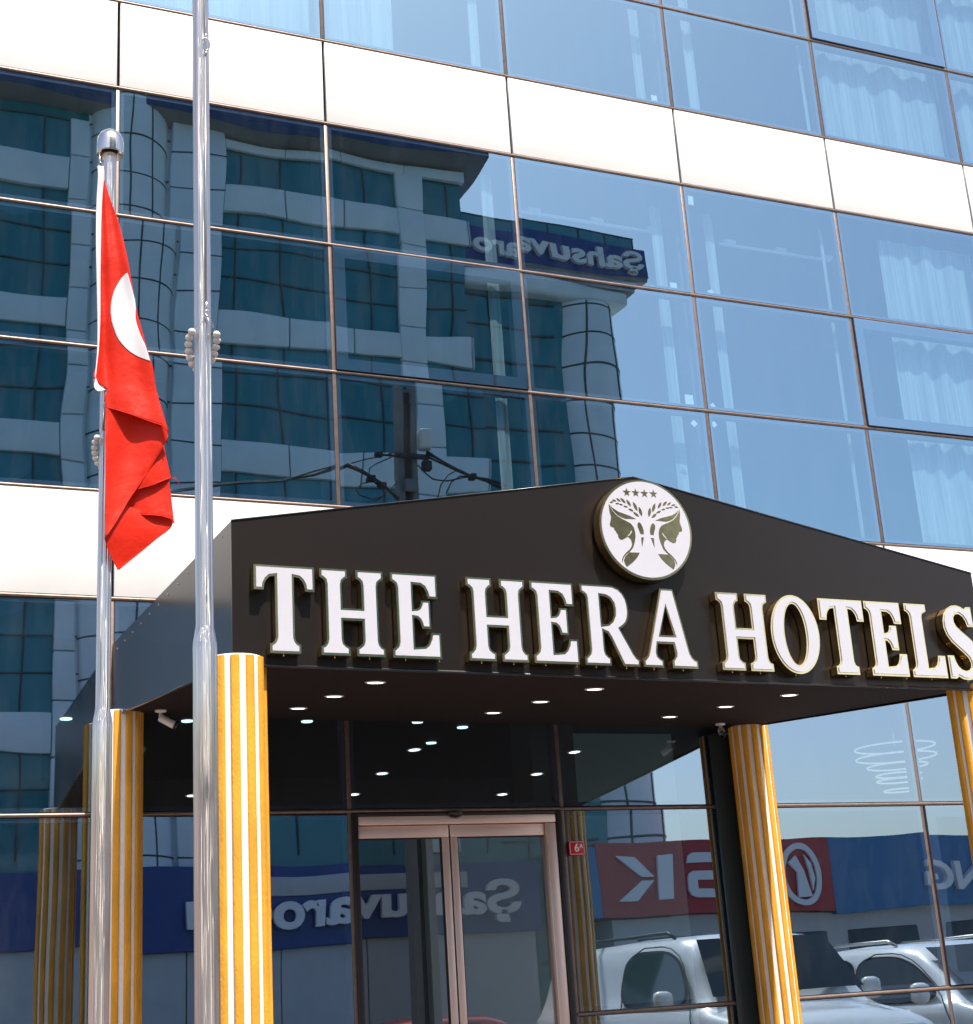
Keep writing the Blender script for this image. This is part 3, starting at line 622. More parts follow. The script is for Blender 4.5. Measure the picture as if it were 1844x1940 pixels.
for ch_,x in word:
    w_, poly, holes = GL[ch_]
    z0 = 2.968+sl(x)
    to = lambda px,py,pz,x=x,z0=z0: (px+x, py, pz+z0-.0083*px)
    L_ = MB().prism(poly, YL, YF-.006, holes, 0, to, 1)
    lo = L_.build('letter', [M['gold'],M['goldside']], ns)
    MB().prism(inset(poly,.0108), YL-.005, YL-.0006, [inset(h,-.0108) for h in holes], 0, to).build('letter_face', M['acrylic'], lo)
    pins = MB()
    for px in ((.07,.24) if ch_ in 'HAER' else (.14,)):
        pins.lathe([(.0,-.008),(.003,-.007),(.003,0)],to(px,YL+.025,-.0005 if ch_ not in 'OS' else -.004),8)
    pins.build('screw', M['gold'], lo)
# ---- round emblem
EX, EZ, ER = .7205, 3.687, .2705
em = thing('round_emblem', 'round white and gold emblem with two faces and four stars at the gable', 'emblem', (EX,YF,EZ))
YE = YF-.085
circ = lambda r_,n=96: [(EX+r_*math.cos(2*math.pi*i/n), EZ+r_*math.sin(2*math.pi*i/n)) for i in range(n)]
MB().prism(circ(ER), YE, YF-.02, (), 0, None, 1).build('gold_disc', [M['gold'],M['goldside']], em)
MB().prism(circ(ER-.012), YE-.004, YE-.0005).build('white_face', M['acrylic'], em)
art = MB()
def both(poly, dy=.0015, mb=art):
    mb.prism([(EX+x,EZ+z) for x,z in poly], YE-.004-dy, YE-.0042); mb.prism([(EX-x,EZ+z) for x,z in poly], YE-.004-dy, YE-.0042)
for p_ in (em_head, em_hair, em_leaf, em_pil, em_pil2): both(p_)
for x,z,l,a in em_wheat:
    ca, sa = math.cos(R(a)), math.sin(R(a)); leaf = []
    for s,t in ((-1,0),(-.5,.25),(0,.33),(.5,.25),(1,0),(.5,-.25),(0,-.33),(-.5,-.25)): leaf.append((x+l*.6*(s*ca-t*sa), z+l*.6*(s*sa+t*ca)))
    both(leaf)
for x,z in em_stars:
    art.prism([(EX+x+(.024 if i % 2 == 0 else .0098)*math.sin(math.pi*i/5), EZ+z+(.024 if i % 2 == 0 else .0098)*math.cos(math.pi*i/5)) for i in range(10)], YE-.0055, YE-.0042)
art.build('gold_artwork', M['golddark'], em)
jw = MB(); both(em_jaw, .0022, jw); jw.build('jaw_line', M['acrylic'], em)

# ================================================================ flagpoles
FK = .72
hz = lambda z: 1.45+(z-1.45)*FK           # heights up the pole
fk = lambda pr: [(r*FK, hz(z)) for r,z in pr]
PX1, PY1, PX2, PY2 = -2.102, -4.957, -2.176, -3.662
def flagpole(x, y, label):
    t = thing('flagpole', label, 'flagpole', (x,y,0), 'steel flagpoles before the hotel')
    MB().lathe([(.05*FK,.0)]+fk([(.05,2.86),(.0505,2.875),(.0495,2.90),(.0385,2.965),(.0375,2.975),(.0375,3.05),(.0375,6.20),(.0375,6.214),(.036,6.2142),(.0,6.2145)]),(x,y,0),40).build('pole', M['steel'], t)
    MB().lathe([(.10,.0),(.10,.015),(.05,.02),(.045,.05)],(x,y,0),32).build('base_flange', M['cap'], t)
    MB().lathe(fk([(.030,6.22),(.072,6.19),(.0745,6.19),(.0765,6.20),(.0765,6.265),(.073,6.295),(.058,6.325),(.036,6.342),(.012,6.349),(.0,6.351)]),(x,y,0),40,cap=False).build('finial', M['cap'], t)
    MB().lathe(fk([(.0385,6.19),(.0385,6.2),(.038,6.214)]),(x,y,0),32).build('collar', M['gasket'], t)
    return t
fp1 = flagpole(PX1,PY1,'tall steel flagpole in front of the others with a loop of cream beads')
fp2 = flagpole(PX2,PY2,'steel flagpole with domed cap that carries the red flag')
def bead_ring(t, x, y, ztop, zbot, ra):
    """loop of cream beads round the pole that keeps the halyard weight close to it"""
    mb = MB(); n = 18; wr = MB(); path = []; ra *= FK; ztop = hz(ztop); zbot = hz(zbot)
    fine = []
    for i in range(241):
        a = R(62)+R(236)*i/240              # angle from the street side of the pole
        u = (1-math.cos(2*math.pi*i/240))/2
        fine.append(Vector((-ra*math.sin(a), -ra*math.cos(a), ztop+(zbot-ztop)*u**.75)))
    d = [0]
    for p_,q_ in zip(fine,fine[1:]): d.append(d[-1]+(q_-p_).length)
    n = int(d[-1]/(.0285*FK))+1
    for i in range(n):
        k = min(range(241), key=lambda j: abs(d[j]-d[-1]*i/(n-1))); px, py, z = fine[k]
        mb.lathe([(.0172*FK*math.sin(math.pi*k/8), -.0150*FK*math.cos(math.pi*k/8)) for k in range(9)],(x+px,y+py,z),14,cap=False); path.append((x+px,y+py,z))
    mb.build('bead_loop', M['bead'], t)
    f = lambda a,b,c: (x+a*FK,y+b*FK,ztop+c*FK)
    wr.tube([path[0],f(-.03,-.045,.035),f(.002,-.048,.085),f(.034,-.042,.03),path[-1]],.0012,6)
    wr.tube([f(.002,-.048,.085),f(.026,-.045,.06),f(.04,-.035,.035),f(.03,-.045,.02),f(.002,-.048,.085)],.0012,6)
    wr.build('tie_wire', M['wire'], t)
bead_ring(fp1,PX1,PY1,4.285,4.145,.062)
bead_ring(fp2,PX2,PY2,4.44,4.30,.062)
def at(x,y): return lambda a,b,z: (x+a*FK, y+b*FK, hz(z))
q = at(PX1,PY1)
MB().tube([q(.006,-.043,6.19),q(.010,-.045,5.80)],.0026*FK,6).build('halyard', M['wire'], fp1)
MB().tube([q(.010,-.045,5.70),q(.004,-.045,4.39)],.0050*FK,8).build('halyard', M['wire'], fp1)
sh = MB(); p0 = q(.012,-.05,0)
for pr in ([(.0,5.80),(.007,5.795),(.007,5.782),(.003,5.775)],[(.003,5.705),(.007,5.70),(.007,5.688),(.0,5.682)]): sh.lathe(fk(pr),(p0[0],p0[1],0),10)
sh.tube([q(.012+.017*math.sin(2*math.pi*i/16),-.052,5.742+.034*math.cos(2*math.pi*i/16)) for i in range(16)],.0035*FK,6,closed=True)
sh.build('shackle', M['cap'], fp1)
sh = MB(); p0 = q(.006,-.048,0)
sh.lathe(fk([(.0,4.43),(.006,4.425),(.006,4.395),(.003,4.39)]),(p0[0],p0[1],0),10)
sh.tube([q(.006+.010*math.sin(2*math.pi*i/12),-.05,4.372+.014*math.cos(2*math.pi*i/12)) for i in range(12)],.003*FK,6,closed=True)
sh.build('shackle', M['cap'], fp1)
q = at(PX2,PY2)
MB().tube([q(-.066,-.03,6.19),q(-.066,-.055,6.10)],.0028*FK,6).build('halyard', M['wire'], fp2)
MB().tube([q(-.02,-.04,4.63),q(-.028,-.045,4.48)],.006*FK,8).build('halyard', M['wire'], fp2)
s2 = MB(); p0 = q(-.066,-.05,0); s2.lathe(fk([(.0,6.145),(.006,6.14),(.007,6.115),(.003,6.105)]),(p0[0],p0[1],0),10)
s2.tube([q(-.062+.010*math.sin(2*math.pi*i/12),-.06,6.085+.014*math.cos(2*math.pi*i/12)) for i in range(12)],.0028*FK,6,closed=True)
s2.build('shackle', M['cap'], fp2)

# ================================================================ flag
FL = thing('flag', 'limp red flag with a white crescent hanging folded from the left flagpole', 'flag', (-2.22,-3.72,3.65))
YG = -3.735
fx = lambda x: (x-CAM.x)/FK+CAM.x
def resample(pl, n):
    d = [0]
    for a,b in zip(pl,pl[1:]): d.append(d[-1]+math.hypot(b[0]-a[0],b[1]-a[1]))
    out = []
    for i in range(n):
        t = d[-1]*i/(n-1); k = 0
        while k < len(d)-2 and d[k+1] < t: k += 1
        f = (t-d[k])/max(d[k+1]-d[k],1e-9); out.append((pl[k][0]+(pl[k+1][0]-pl[k][0])*f, pl[k][1]+(pl[k+1][1]-pl[k][1])*f))
    return out
def cr(p0,p1,p2,p3,t): return .5*((2*p1)+(-p0+p2)*t+(2*p0-5*p1+4*p2-p3)*t*t+(-p0+3*p1-3*p2+p3)*t**3)
def patch(rows, dep, n=28, sub=5):
    rs = [resample(r_,n) for r_ in rows]; out = []
    for i in range(len(rs)-1):
        a,b,c,d = rs[max(i-1,0)], rs[i], rs[i+1], rs[min(i+2,len(rs)-1)]
        for k in range(sub + (1 if i == len(rs)-2 else 0)):
            t = k/sub; row = []
            for j in range(n):
                x = cr(a[j][0],b[j][0],c[j][0],d[j][0],t); z = cr(a[j][1],b[j][1],c[j][1],d[j][1],t)
                row.append((x, YG+FK*dep(fx(x),(z-1.45)/FK+1.45,j/(n-1)), z))
            out.append(row)
    return out
def top_dep(x,z,u):                       # long soft folds that fan out from the upper corner
    s = (x+1.862)/max(.05,(6.16-z)*.33+.03)      # 0..1 across the hanging cloth
    g = min(1,(6.2-z)/1.2)
    return .030*g*math.sin(7.5*s+.6)+.012*g*math.sin(17*s+z*1.3)+.02*s*s*g-.012*math.exp(-((s-.18)/.07)**2)*g+.004*math.sin(9*x+14*z)
def dA(x,z,u): return top_dep(x,z,u)-.02*max(0,(4.75-z))*2
def dB(x,z,u): return .012+.030*math.sin(9*(x+1.83)+2.6*(z-4.3))+.010*math.sin(20*(x+1.83)-6*z)
def dC(x,z,u): return .040+.012*math.sin(16*x+7*z)
def dD(x,z,u): return .055+.022*math.sin(11*(x+1.75)+.8)+.006*math.sin(30*x+5*z)
def dE(x,z,u): return .046+.035*math.sin(8.5*(x+1.83)-.9)+.010*math.sin(14*z)
clo = MB()
for rows, dp in ((fl_A,dA),(fl_B,dB),(fl_C,dC),(fl_D,dD),(fl_E,dE)): clo.grid(patch(rows,dp))
cloth = clo.build('field', M['red'], FL)
md = cloth.modifiers.new('thickness','SOLIDIFY'); md.thickness = .0016
hb = MB().grid(patch(fl_hb,lambda x,z,u: top_dep(x,z,u)*.6-.012+.008*math.sin(z*9),8)).build('headband', M['wcloth'], FL)
hb.modifiers.new('thickness','SOLIDIFY').thickness = .003
MB().grid(patch(fl_hb2,lambda x,z,u: -.01+.01*u,8)).build('headband_end', M['wcloth'], FL)
wm = MB().grid(patch(fl_W,lambda x,z,u: dA(x,z,u)-.0035,24)).build('crescent', M['wcloth'], FL)
wm.modifiers.new('thickness','SOLIDIFY').thickness = .001
hem = MB()
for row, dp in ((fl_A[-1],dA),(fl_C[-1],dC),(fl_D[-1],dD)):
    pts = resample(row,24)
    hem.tube([(x,YG+FK*dp(fx(x),(z-1.45)/FK+1.45,0)-.001,z) for x,z in pts],.0024,6)
hem.tube([(x,YG+FK*dE(fx(x),(z-1.45)/FK+1.45,1)-.001,z) for x,z in resample([tuple(r_[-1]) for r_ in fl_E],24)],.0026,6)
hem.tube([(x,YG+FK*dB(fx(x),(z-1.45)/FK+1.45,1)-.001,z) for x,z in resample([tuple(r_[-1]) for r_ in fl_B[1:]],30)],.0022,6)
hem.build('hem', M['red'], FL)
tx, tz = fl_C[-1][-1]
th = MB(); th.tube([(tx,YG+.04,tz),(tx+.02,YG+.03,tz-.004),(tx+.04,YG+.035,tz-.025)],.0012,5); th.tube([(tx,YG+.04,tz),(tx+.018,YG+.03,tz+.004),(tx+.03,YG+.035,tz-.012)],.0009,5)
th.build('loose_thread', M['red'], FL)
# ================================================================ across the street (seen mirrored in the glass)
OB = thing('office_building', 'grey and teal glass office block mirrored in the left hotel windows', 'building', (8,-30,0))
YB = -30.0
MB().box(-9,14.55,-42,YB,0,27).build('glass_wall', M['tealglass'], OB)
bz = [(23.75,24.65),(19.65,20.52),(15.72,16.66),(11.8,12.7),(7.9,8.8)]
for z0,z1 in bz:
    mb = MB()
    x = -9
    while x < 2.35: mb.bbox(x+.02,min(x+2.3,2.38)-.02,YB+.003,YB+.16,z0,z1,.02); x += 2.3
    x = 6.72
    while x < 14.7:
        q = min(x+1.98,14.72); mb.bbox(x+.02,q-.02,YB+.003,YB+.16,z0,z1,.02); x += 1.98
    mb.build('spandrel_band', M['greypanel'], OB)
mb = MB()
for x0,x1 in ((12.34,13.22),(2.38,2.9)):
    z = 5.2
    while z < 25.9: mb.bbox(x0,x1,YB+.004,YB+.22,z+.02,min(z+1.3,25.9)-.02,.02); z += 1.3
mb.build('pilaster', M['greypanel'], OB)
mb = MB()
for k in range(-6,11):
    x = k*1.38+.3
    if not (2.3 < x < 6.7): mb.box(x-.02,x+.02,YB+.002,YB+.05,5.2,25.9)
for z in [7.0]+[b_+d for b_ in (8.8,12.7,16.66,20.52) for d in (1.02,2.04)]+[24.65,25.9]: mb.box(-9,14.55,YB+.002,YB+.045,z-.02,z+.02)
mb.build('glazing_grid', M['joint'], OB)
# blinds hung in soft arcs behind the office panes
mb = MB(); rb = random.Random(3)
for zt in (11.7,15.7,19.6,23.7):
    for k in range(-6,10):
        x0 = k*1.38+.33
        if 1.6 < x0 < 6.6: continue
        d = rb.uniform(.35,1.1); pts = [(x0,zt),(x0,zt-d*.6)]+[(x0+1.32*t,zt-d*(.6+.5*math.sin(math.pi*t))) for t in (.2,.4,.6,.8)]+[(x0+1.32,zt-d*.6),(x0+1.32,zt)]
        mb.prism(pts,YB+.001,YB+.0015)
mb.build('blind', mat('pale_blind', (.03,.26,.34), .25), OB)
# roof edge with shallow eaves
mb = MB(); mb.box(-10,15.25,YB+.74,YB+.8,26.36,27.25); mb.box(15.19,15.25,YB-2,YB+.739,26.36,27.25); mb.box(-10,15.189,YB-2,YB+.739,27.0,27.2)
mb.build('roof_edge', M['rooftrim'], OB)
mb = MB(); mb.quad((-10,YB+.79,26.355),(15.24,YB+.79,26.355),(14.6,YB+.02,26.25),(-10,YB+.02,26.25)); mb.quad((15.24,YB+.79,26.355),(15.24,YB-2,26.355),(14.6,YB-2,26.25),(14.6,YB+.02,26.25))
mb.build('eaves', M['darksoff'], OB)
mb = MB(); x = 6.72
while x < 14.5: mb.bbox(x+.01,min(x+1.98,14.7)-.01,YB+.003,YB+.2,25.88,26.18,.01); x += 1.98
mb.build('eaves_beam', M['greypanel'], OB)
# rounded stair tower
mb = MB(); cx, cy, rr = 4.15, YB-.35, 1.22
mb.lathe([(rr,0),(rr,28)],(cx,cy,0),64,cap=False); mb.bbox(5.38,6.70,YB-.5,YB+.30,0,26.4,.03); mb.box(2.92,5.4,YB-.4,YB+.01,0,26.4)
mb.build('stair_tower', M['greypanel'], OB)
mb = MB()
for i in range(24):
    z = .6+i*1.13
    mb.lathe([(rr+.002,z-.022),(rr+.012,z-.022),(rr+.012,z+.022),(rr+.002,z+.022)],(cx,cy,0),64,cap=False)
    mb.box(5.36,6.72,YB+.303,YB+.312,z-.02,z+.02)
for a in (60,90,120):
    px, py = cx+rr*math.cos(R(a)), cy+rr*math.sin(R(a)); mb.box(px-.022,px+.022,py,py+.016,0,28)
mb.build('panel_joints', M['joint'], OB)
# lower wing to the right with rooftop sign band
mb = MB(); mb.box(14.56,18.2,-42,YB-.5,0,23.3); mb.build('wing_glass', M['tealglass'], OB)
mb = MB()
for x in (15.6,16.7): mb.box(x-.03,x+.03,YB-.498,YB-.44,0,22.6)
for i in range(20): mb.box(14.56,17.7,YB-.498,YB-.45,1.0+i*1.13-.03,1.0+i*1.13+.03)
mb.build('wing_grid', M['joint'], OB)
MB().bbox(14.56,20.4,YB-1.5,YB-.1,22.65,23.25,.12).build('wing_cornice', M['greypanel'], OB)
mb = MB(); mb.lathe([(1.14,0),(1.14,22.64)],(18.9,YB-1.2,0),56,cap=False); mb.box(18.9,20.02,YB-8,YB-1.2,0,22.64)
mb.build('corner_column', M['greypanel'], OB)
mb = MB()
for i in range(20):
    z = 1+i*1.13; mb.lathe([(1.142,z-.03),(1.155,z-.03),(1.155,z+.03),(1.142,z+.03)],(18.9,YB-1.2,0),56,cap=False)
for a in (50,105): px, py = 18.9+1.14*math.cos(R(a)), YB-1.2+1.14*math.sin(R(a)); mb.box(px-.03,px+.03,py-.01,py+.02,0,22.6)
mb.build('column_joints', M['joint'], OB)
MB().box(14.56,20.75,YB-3,YB+.0,23.38,24.62).build('sign_band', M['navy'], OB)
MB().box(14.56,20.7,YB-3,YB-.02,23.251,23.379).build('sign_soffit', M['darksoff'], OB)
mb = MB(); 
for i in range(6): x = 14.6+i*.96; mb.box(x+.03,x+.93,YB-.2,YB-.17,24.63,25.08)
mb.build('parapet_glass', mat('pale_teal_glass', (.05,.26,.33), .08), OB)
mb = MB(); mb.box(14.56,20.4,YB-.22,YB-.15,25.085,25.13)
for i in range(7): x = 14.6+i*.96; mb.box(x-.028,x+.028,YB-.21,YB-.16,24.63,25.08)
mb.build('parapet_rail', M['joint'], OB)
def wall_text(body, xl, z, size, width, y, name, label, cat, bold=.03, m=None, depth=.08):
    """lettering on a wall that faces the hotel: reads from high x to low x"""
    me = text_mesh(body, size, bold, depth, width); o = mesh_obj(name, me, m or M['signwhite']); o.rotation_euler = (R(90),0,R(180)); o.location = (xl,y+depth,z)
    return tag(o, label, cat)
wall_text('Şahsuvaro', 20.55, 23.66, 1.0, 5.8, YB+.01, 'roof_sign_letters', 'white letters on the upper navy sign band mirrored in the glass', 'sign lettering')
# street level sign band
YS = -29.0
SH = thing('shop_sign_band', 'long navy sign band above white wall mirrored in the entrance doors', 'sign band', (5,YS,3))
MB().box(-9,15.1,YB+.25,YS,3.05,4.85).build('navy_panel', M['navy'], SH)
MB().bbox(5.6,13.0,YS+.003,YS+.06,4.22,4.62,.01).build('white_stripe', M['whitewall'], SH)
wall_text('Şahsuvaroğlu', 14.45, 3.55, 1.12, 9.1, YS+.065, 'street_sign_letters', 'large white letters on the lower navy band mirrored in the doors', 'sign lettering', .035)
mb = MB()
x = -9
while x < 15: mb.bbox(x+.012,x+2.38,YB+.23,YS-.15,0,3.04,.01); x += 2.4
mb.build('white_wall', M['whitewall'], SH)
# red and blue car showroom
SR = thing('car_showroom', 'low car showroom with red and blue fascia mirrored at the lower right', 'building', (25,-32,0))
MB().box(17.2,36,-44,YS-.3,0,3.25).build('wall', M['whitewall'], SR)
MB().box(16.8,24.42,YS-1.5,YS,3.3,5.25).build('red_fascia', M['redsign'], SR)
MB().box(24.425,36,YS-1.5,YS-.004,3.2,5.25).build('blue_fascia', M['bluesign'], SR)
MB().box(16.0,16.795,YS-1.5,YS-.01,3.3,5.15).build('blue_end', M['bluesign'], SR)
mb = MB()
for x in (18,21.5,25,28.5,32): mb.bbox(x,x+2.6,YS-.299,YS-.26,.3,2.7,.02)
mb.build('shop_window', M['carglass'], SR)
k_ = [(19.75,3.75),(20.3,3.75),(20.3,4.95),(19.75,4.95)]
logo = MB()
y0, y1 = YS+.02, YS+.1
logo.prism([(18.62,3.72),(19.08,3.72),(19.08,4.92),(18.62,4.92)],y0,y1)
logo.prism([(18.50,4.38),(17.95,4.9),(17.35,4.9),(18.10,4.38)],y0,y1); logo.prism([(18.50,4.28),(17.90,3.72),(17.30,3.72),(18.10,4.28)],y0,y1)
def sx(x): return x
logo.prism([(20.75,4.92),(19.75,4.92),(19.60,4.85),(19.55,4.7),(19.55,4.66),(20.50,4.66),(20.50,4.44),(19.75,4.44),(19.60,4.38),(19.55,4.25),(19.55,3.92),(19.62,3.78),(19.78,3.72),(20.75,3.72),(20.75,3.96),(19.85,3.96),(19.85,4.2),(20.60,4.2),(20.74,4.26),(20.80,4.4),(20.80,4.76)][::-1],y0,y1)
logo.prism([(21.05,3.72),(21.35,3.72),(21.35,4.2),(21.90,4.2),(21.90,4.42),(21.35,4.42),(21.35,4.68),(22.00,4.68),(22.00,4.92),(21.05,4.92)],y0,y1)
tag(logo.build('showroom_letters', M['signwhite']), 'blocky white letters on the red fascia mirrored beside the column', 'sign lettering')
lg = MB(); cx, cz = 23.25, 4.28
lg.prism([(cx+.72*math.cos(2*math.pi*i/40),cz+.84*math.sin(2*math.pi*i/40)) for i in range(40)],y0,y1,[[(cx+.55*math.cos(2*math.pi*i/40),cz+.68*math.sin(2*math.pi*i/40)) for i in range(40)]])
lg.prism([(cx-.2,cz-.62),(cx+.28,cz-.58),(cx+.12,cz+.1),(cx-.12,cz+.5),(cx-.42,cz+.32),(cx-.12,cz+.05)],y0,y1); lg.prism([(cx+.34,cz-.42),(cx+.48,cz-.1),(cx+.4,cz+.3),(cx+.18,cz+.52),(cx+.3,cz+.1)],y0,y1)
tag(lg.build('ring_logo', M['signwhite']), 'white ring logo on the red fascia mirrored right of the rear column', 'logo')
wall_text('NG', 29.85, 3.68, 1.15, 2.1, YS+.0, 'fascia_letters', 'white letters NG on the blue fascia mirrored at the right edge', 'sign lettering', .03)

# utility pole with cables
UP = thing('utility_pole', 'concrete utility pole with lamp box and cables mirrored in the glass above the canopy', 'utility pole', (3.58,-8,0))
mb = MB()
for s in (-1,1):
    a = [(3.575+s*.155,-8.1),(3.575+s*.06,-8.1),(3.575+s*.06,-7.9),(3.575+s*.155,-7.9)]
    b = [(3.575+s*.13,-8.08),(3.575+s*.05,-8.08),(3.575+s*.05,-7.92),(3.575+s*.13,-7.92)]
    vs = [(x,y,0) for x,y in a]+[(x,y,9.1) for x,y in b]
    mb.add(vs,[(3,2,1,0),(4,5,6,7),(0,1,5,4),(1,2,6,5),(2,3,7,6),(3,0,4,7)])
clean(mb.build('shaft', M['concrete'], UP))
mb = MB(); mb.box(3.515,3.635,-8.03,-7.97,0,9.0); mb.build('web', M['darkmetal'], UP)
mb = MB(); mb.bbox(3.38,3.86,-7.9,-7.84,8.07,8.13,.01); mb.bbox(3.1,3.2,-7.92,-7.84,8.06,8.13,.01); mb.tube([(3.2,-7.88,8.1),(3.4,-7.88,8.09)],.018,8); mb.bbox(3.76,3.88,-7.93,-7.83,7.93,8.05,.01)
mb.build('crossarm', M['darkmetal'], UP)
MB().bbox(3.72,3.9,-7.98,-7.8,8.2,8.48,.045).build('lamp_box', M['plastic'], UP)
MB().bbox(3.5,3.66,-7.9,-7.82,7.66,7.80,.01).build('junction_box', M['concrete'], UP)
cb = MB()
for i,l in enumerate(cab):
    pts = [(x,-7.86+.02*(i % 3),z) for x,z in l]
    if i == 0: pts = [(-30,-7.86,8.6),(-12,-7.86,7.0),(-2,-7.86,7.0)]+pts
    if i == 3: pts = pts+[(8,-7.86,7.1),(16,-7.86,7.0),(34,-7.86,8.6)]
    for k in range(3 if i in (0,1,3) else 1):
        cb.tube([(x,y+.03*k,z+.022*k*math.sin(x*5+k)) for x,y,z in pts],.014 if i in (0,1,3) else .009,6)
for x,z in ((3.05,7.78),(3.19,7.7),(4.42,7.87)): cb.bbox(x-.05,x+.05,-7.92,-7.8,z-.035,z+.035,.02)
cb.build('cable', M['cable'], UP)

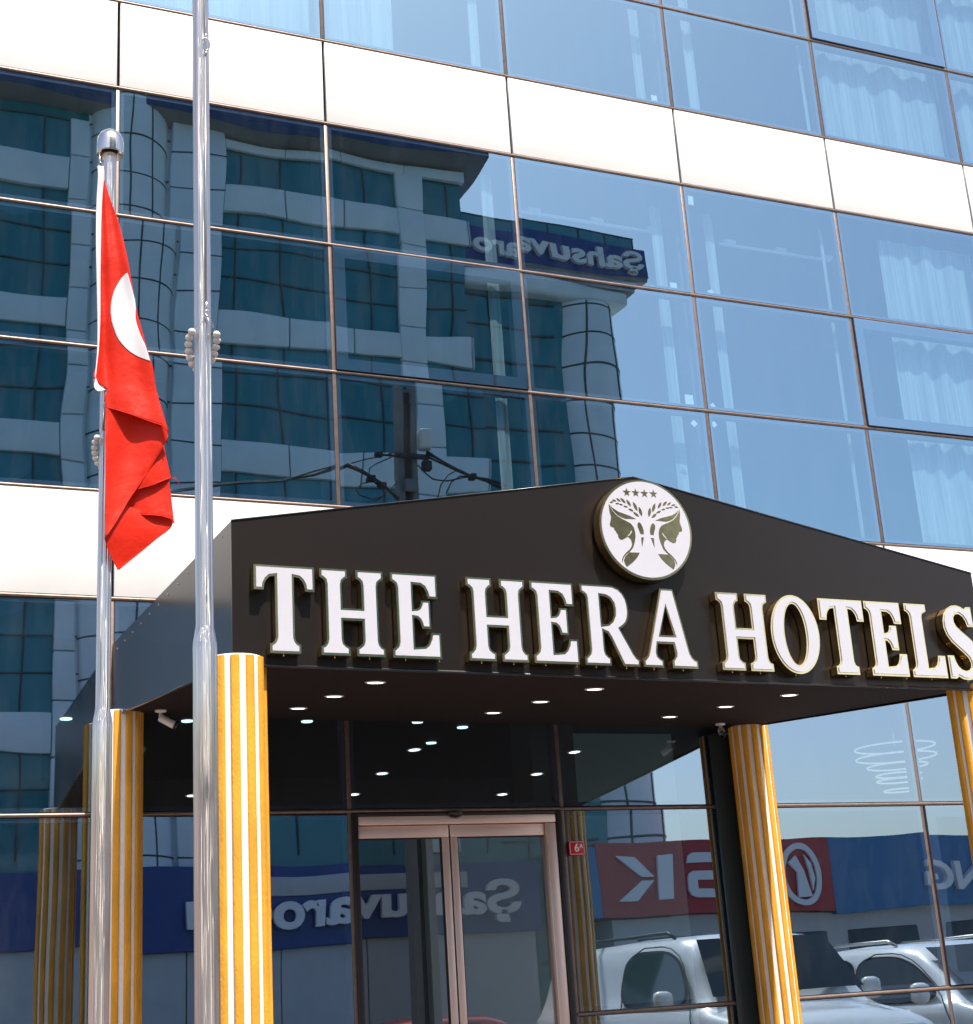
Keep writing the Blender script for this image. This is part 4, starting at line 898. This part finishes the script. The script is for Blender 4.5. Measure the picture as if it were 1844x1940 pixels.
# ---------------------------------------------------------------- parked vehicles
def section(w, zl, zb, zt, wt, r=.06):
    """right half of a body section from sill to centreline top: list of (x,z)"""
    return [(w*.90,zl),(w*.985,zl+.06),(w,zl+.22),(w,zb-.12),(w*.985,zb-.02),(w*.95,zb+.01)]+[(wt+(w*.93-wt)*(1-t)**1, zb+.02+(zt-zb-.05)*t) for t in (.3,.6,.88)]+[(wt-.05,zt-.015),(wt*.6,zt+.012),(0,zt+.022)]
def vehicle(name, label, x, y, heading, kind, paint, z=0):
    """nose points along local +Y; built at the origin, then turned"""
    t = thing(name, label, 'car' if kind != 'van' else 'van', (x,y,z), 'vehicles parked outside the hotel')
    t.rotation_euler = (0,0,heading)
    off = Vector((x,y,z))
    def put(mb, nm, m, par=t):
        mb.v = [tuple(Vector(v)+off) for v in mb.v]; return clean(mb.build(nm, m, par))
    if kind == 'van':   W,Lf,Lr,hood,belt,roof,ws0,ws1,rear = .92,2.05,-2.15,1.16,1.20,1.83,1.02,.55,-2.0
    elif kind == 'suv': W,Lf,Lr,hood,belt,roof,ws0,ws1,rear = .89,2.1,-2.2,1.03,1.12,1.66,1.02,.30,-1.7
    else:               W,Lf,Lr,hood,belt,roof,ws0,ws1,rear = .84,1.95,-1.95,.84,.88,1.32,.95,.25,-1.35
    # stations: (y, half width, sill, belt, top, half width at top)
    st = [(Lf,W*.72,.28,.62,.66,.50),(Lf-.06,W*.84,.24,.72,.78,.62),(Lf-.22,W*.94,.22,hood-.14,hood-.09,.68),(Lf-.55,W*.985,.20,hood-.04,hood,.72),
          (ws0+.12,W,.20,belt-.03,hood+.06,.74),(ws0,W,.20,belt,belt+.05,.74),(ws0+(ws1-ws0)*.5,W,.20,belt+.01,belt+(roof-belt)*.58,W*.80),(ws1+.06,W,.20,belt+.02,roof-.045,W*.76),
          (ws1-.18,W,.20,belt+.02,roof,W*.755),(-.6,W,.20,belt+.02,roof+.015,W*.76),(rear+.25,W,.20,belt+.02,roof-.01,W*.75),(rear,W*.99,.20,belt+.02,roof-.07,W*.73)]
    st += [(Lr+.05,W*.97,.24,belt,roof-.25 if kind == 'van' else belt+.1,W*.72),(Lr,W*.9,.3,belt-.05,belt+.3 if kind == 'van' else belt-.02,W*.66)]
    rows = []
    for yy,w_,zl,zb,zt,wt in st:
        h = section(w_,zl,zb,max(zt,zb+.03),wt); rows.append([(px,yy,pz) for px,pz in h]+[(-px,yy,pz) for px,pz in h[-2::-1]])
    mb = MB().grid(rows); mb.add(rows[0],[list(range(len(rows[0])))]); mb.add(rows[-1],[list(range(len(rows[-1])))[::-1]])
    body = put(mb,'body',M[paint])
    # windscreen, side windows
    yb, yt = ws0+.02, ws1+.08; zb_, zt_ = belt+.07, roof-.05
    def wsq(f): return (yb+(yt-yb)*f, zb_+(zt_-zb_)*f)
    rw = []
    for k in range(7):
        f = .03+.92*k/6; yy,zz = wsq(f); hw = (W*.84)*(1-f)+(W*.70)*f
        rw.append([(hw*s/4, yy+.075-.05*(s/4)**2, zz+.045) for s in range(-4,5)])
    put(MB().grid(rw),'windscreen',M['carglass'])
    for s in (-1,1):
        xb, xt = s*(W*.952+.012), s*(W*.79+.012)
        wins = [[(ws0-.16,0.03),(ws1-.02,.90),(-.42,.93),(-.42,.03)],[(-.5,.03),(-.5,.93),(rear+.35,.88),(rear+.28,.03)]]
        if kind == 'van': wins = wins[:1]
        def on_side(yy, f, out=0):
            zz = belt+.035+(roof-belt-.10)*f
            xx = xb+(xt-xb)*max(f,0) if f >= 0 else s*(W+.006)
            return (xx+s*out, yy, zz)
        def soft(q, it=3):
            for _ in range(it): q = [(a[0]*k+c[0]*(1-k), a[1]*k+c[1]*(1-k)) for a,c in zip(q, q[1:]+q[:1]) for k in (.8,.2)]
            return q
        for wq in wins:
            cy, cf = sum(p[0] for p in wq)/4, sum(p[1] for p in wq)/4
            ring = soft(wq); big = soft([(cy+(p[0]-cy)*1.07, cf+(p[1]-cf)*1.09) for p in wq])
            put(MB().add([on_side(yy,max(f,.0),.001) for yy,f in big],[list(range(len(big)))]),'window_seal',M['gasket'])
            put(MB().add([on_side(yy,f,.006) for yy,f in ring],[list(range(len(ring)))]),'side_window',M['carglass'])
        seam = soft([(ws0-.02,-1.2),(ws0-.10,-.02),(ws1-.0,1.0),(-.40,1.02),(-.44,-1.2)],2)
        put(MB().tube([on_side(yy,f,.003) for yy,f in seam],.006,6,closed=True),'door_seam',M['gasket'])
        put(MB().bbox(s*(W+.012)-.014,s*(W+.012)+.014,-.40,-.22,belt-.14,belt-.105,.01),'door_handle',M['darkmetal'])
        mr = put(MB().bbox(s*(W+.15)-.10,s*(W+.15)+.08,ws0-.32,ws0-.20,belt+.03,belt+.20,.05),'wing_mirror',M[paint])
        put(MB().bbox(s*.58-.15,s*.58+.15,Lf-.30,Lf-.10,hood-.32,hood-.13,.05),'headlight',M['headlamp'])
        for yy in (Lf-.78,Lr+.72):
            wy = put(MB().lathe([(.20,-.1),(.31,-.1),(.325,-.06),(.325,.06),(.31,.1),(.20,.1)],(s*(W-.10),yy,.325),28,axis='x',cap=False),'wheel',M['rubber'])
            rim = MB().lathe([(.0,s*.085),(.06,s*.09),(.19,s*.07),(.205,s*.095)],(s*(W-.10),yy,.325),28,axis='x',cap=False)
            rim.v = [tuple(Vector(v)+off) for v in rim.v]; ro = rim.build('rim', M['cap'], wy)
            for v in ro.data.vertices: pass
        if kind != 'car':
            rl = MB(); zz = roof+.055
            rl.tube([(s*W*.66,ws1-.30,zz-.05),(s*W*.66,ws1-.42,zz),(s*W*.66,rear+.45,zz),(s*W*.66,rear+.33,zz-.06)],.018,8); put(rl,'roof_rail',M['cap'] if kind == 'suv' else M['darkmetal'])
    put(MB().bbox(-.42,.42,Lf-.10,Lf+.012,.56,.74,.02),'grille',M['darkmetal'])
    put(MB().prism([(-.08,.65),(0,.755),(.08,.65),(0,.545)],Lf+.014,Lf+.03,[[(-.045,.65),(0,.70),(.045,.65),(0,.60)]]),'badge',M['chrome'])
    put(MB().bbox(-W*.8,W*.8,Lf-.12,Lf+.02,.26,.44,.03),'bumper',M['darkmetal'])
    return t
vehicle('parked_van','white panel van parked nose to the facade, mirrored behind the rear right column',4.62,-3.25,R(0),'van','carwhite')
vehicle('parked_car','white estate car with silver roof rails mirrored right of the white van',7.25,-3.35,R(-3),'suv','carwhite')
vehicle('parked_car','white car mirrored at the bottom right corner beyond the estate car',9.9,-3.5,R(2),'suv','carwhite')
vehicle('parked_car','red car on the street whose roof is mirrored low in the door',5.2,-13.2,R(88),'car','carred',-.15)
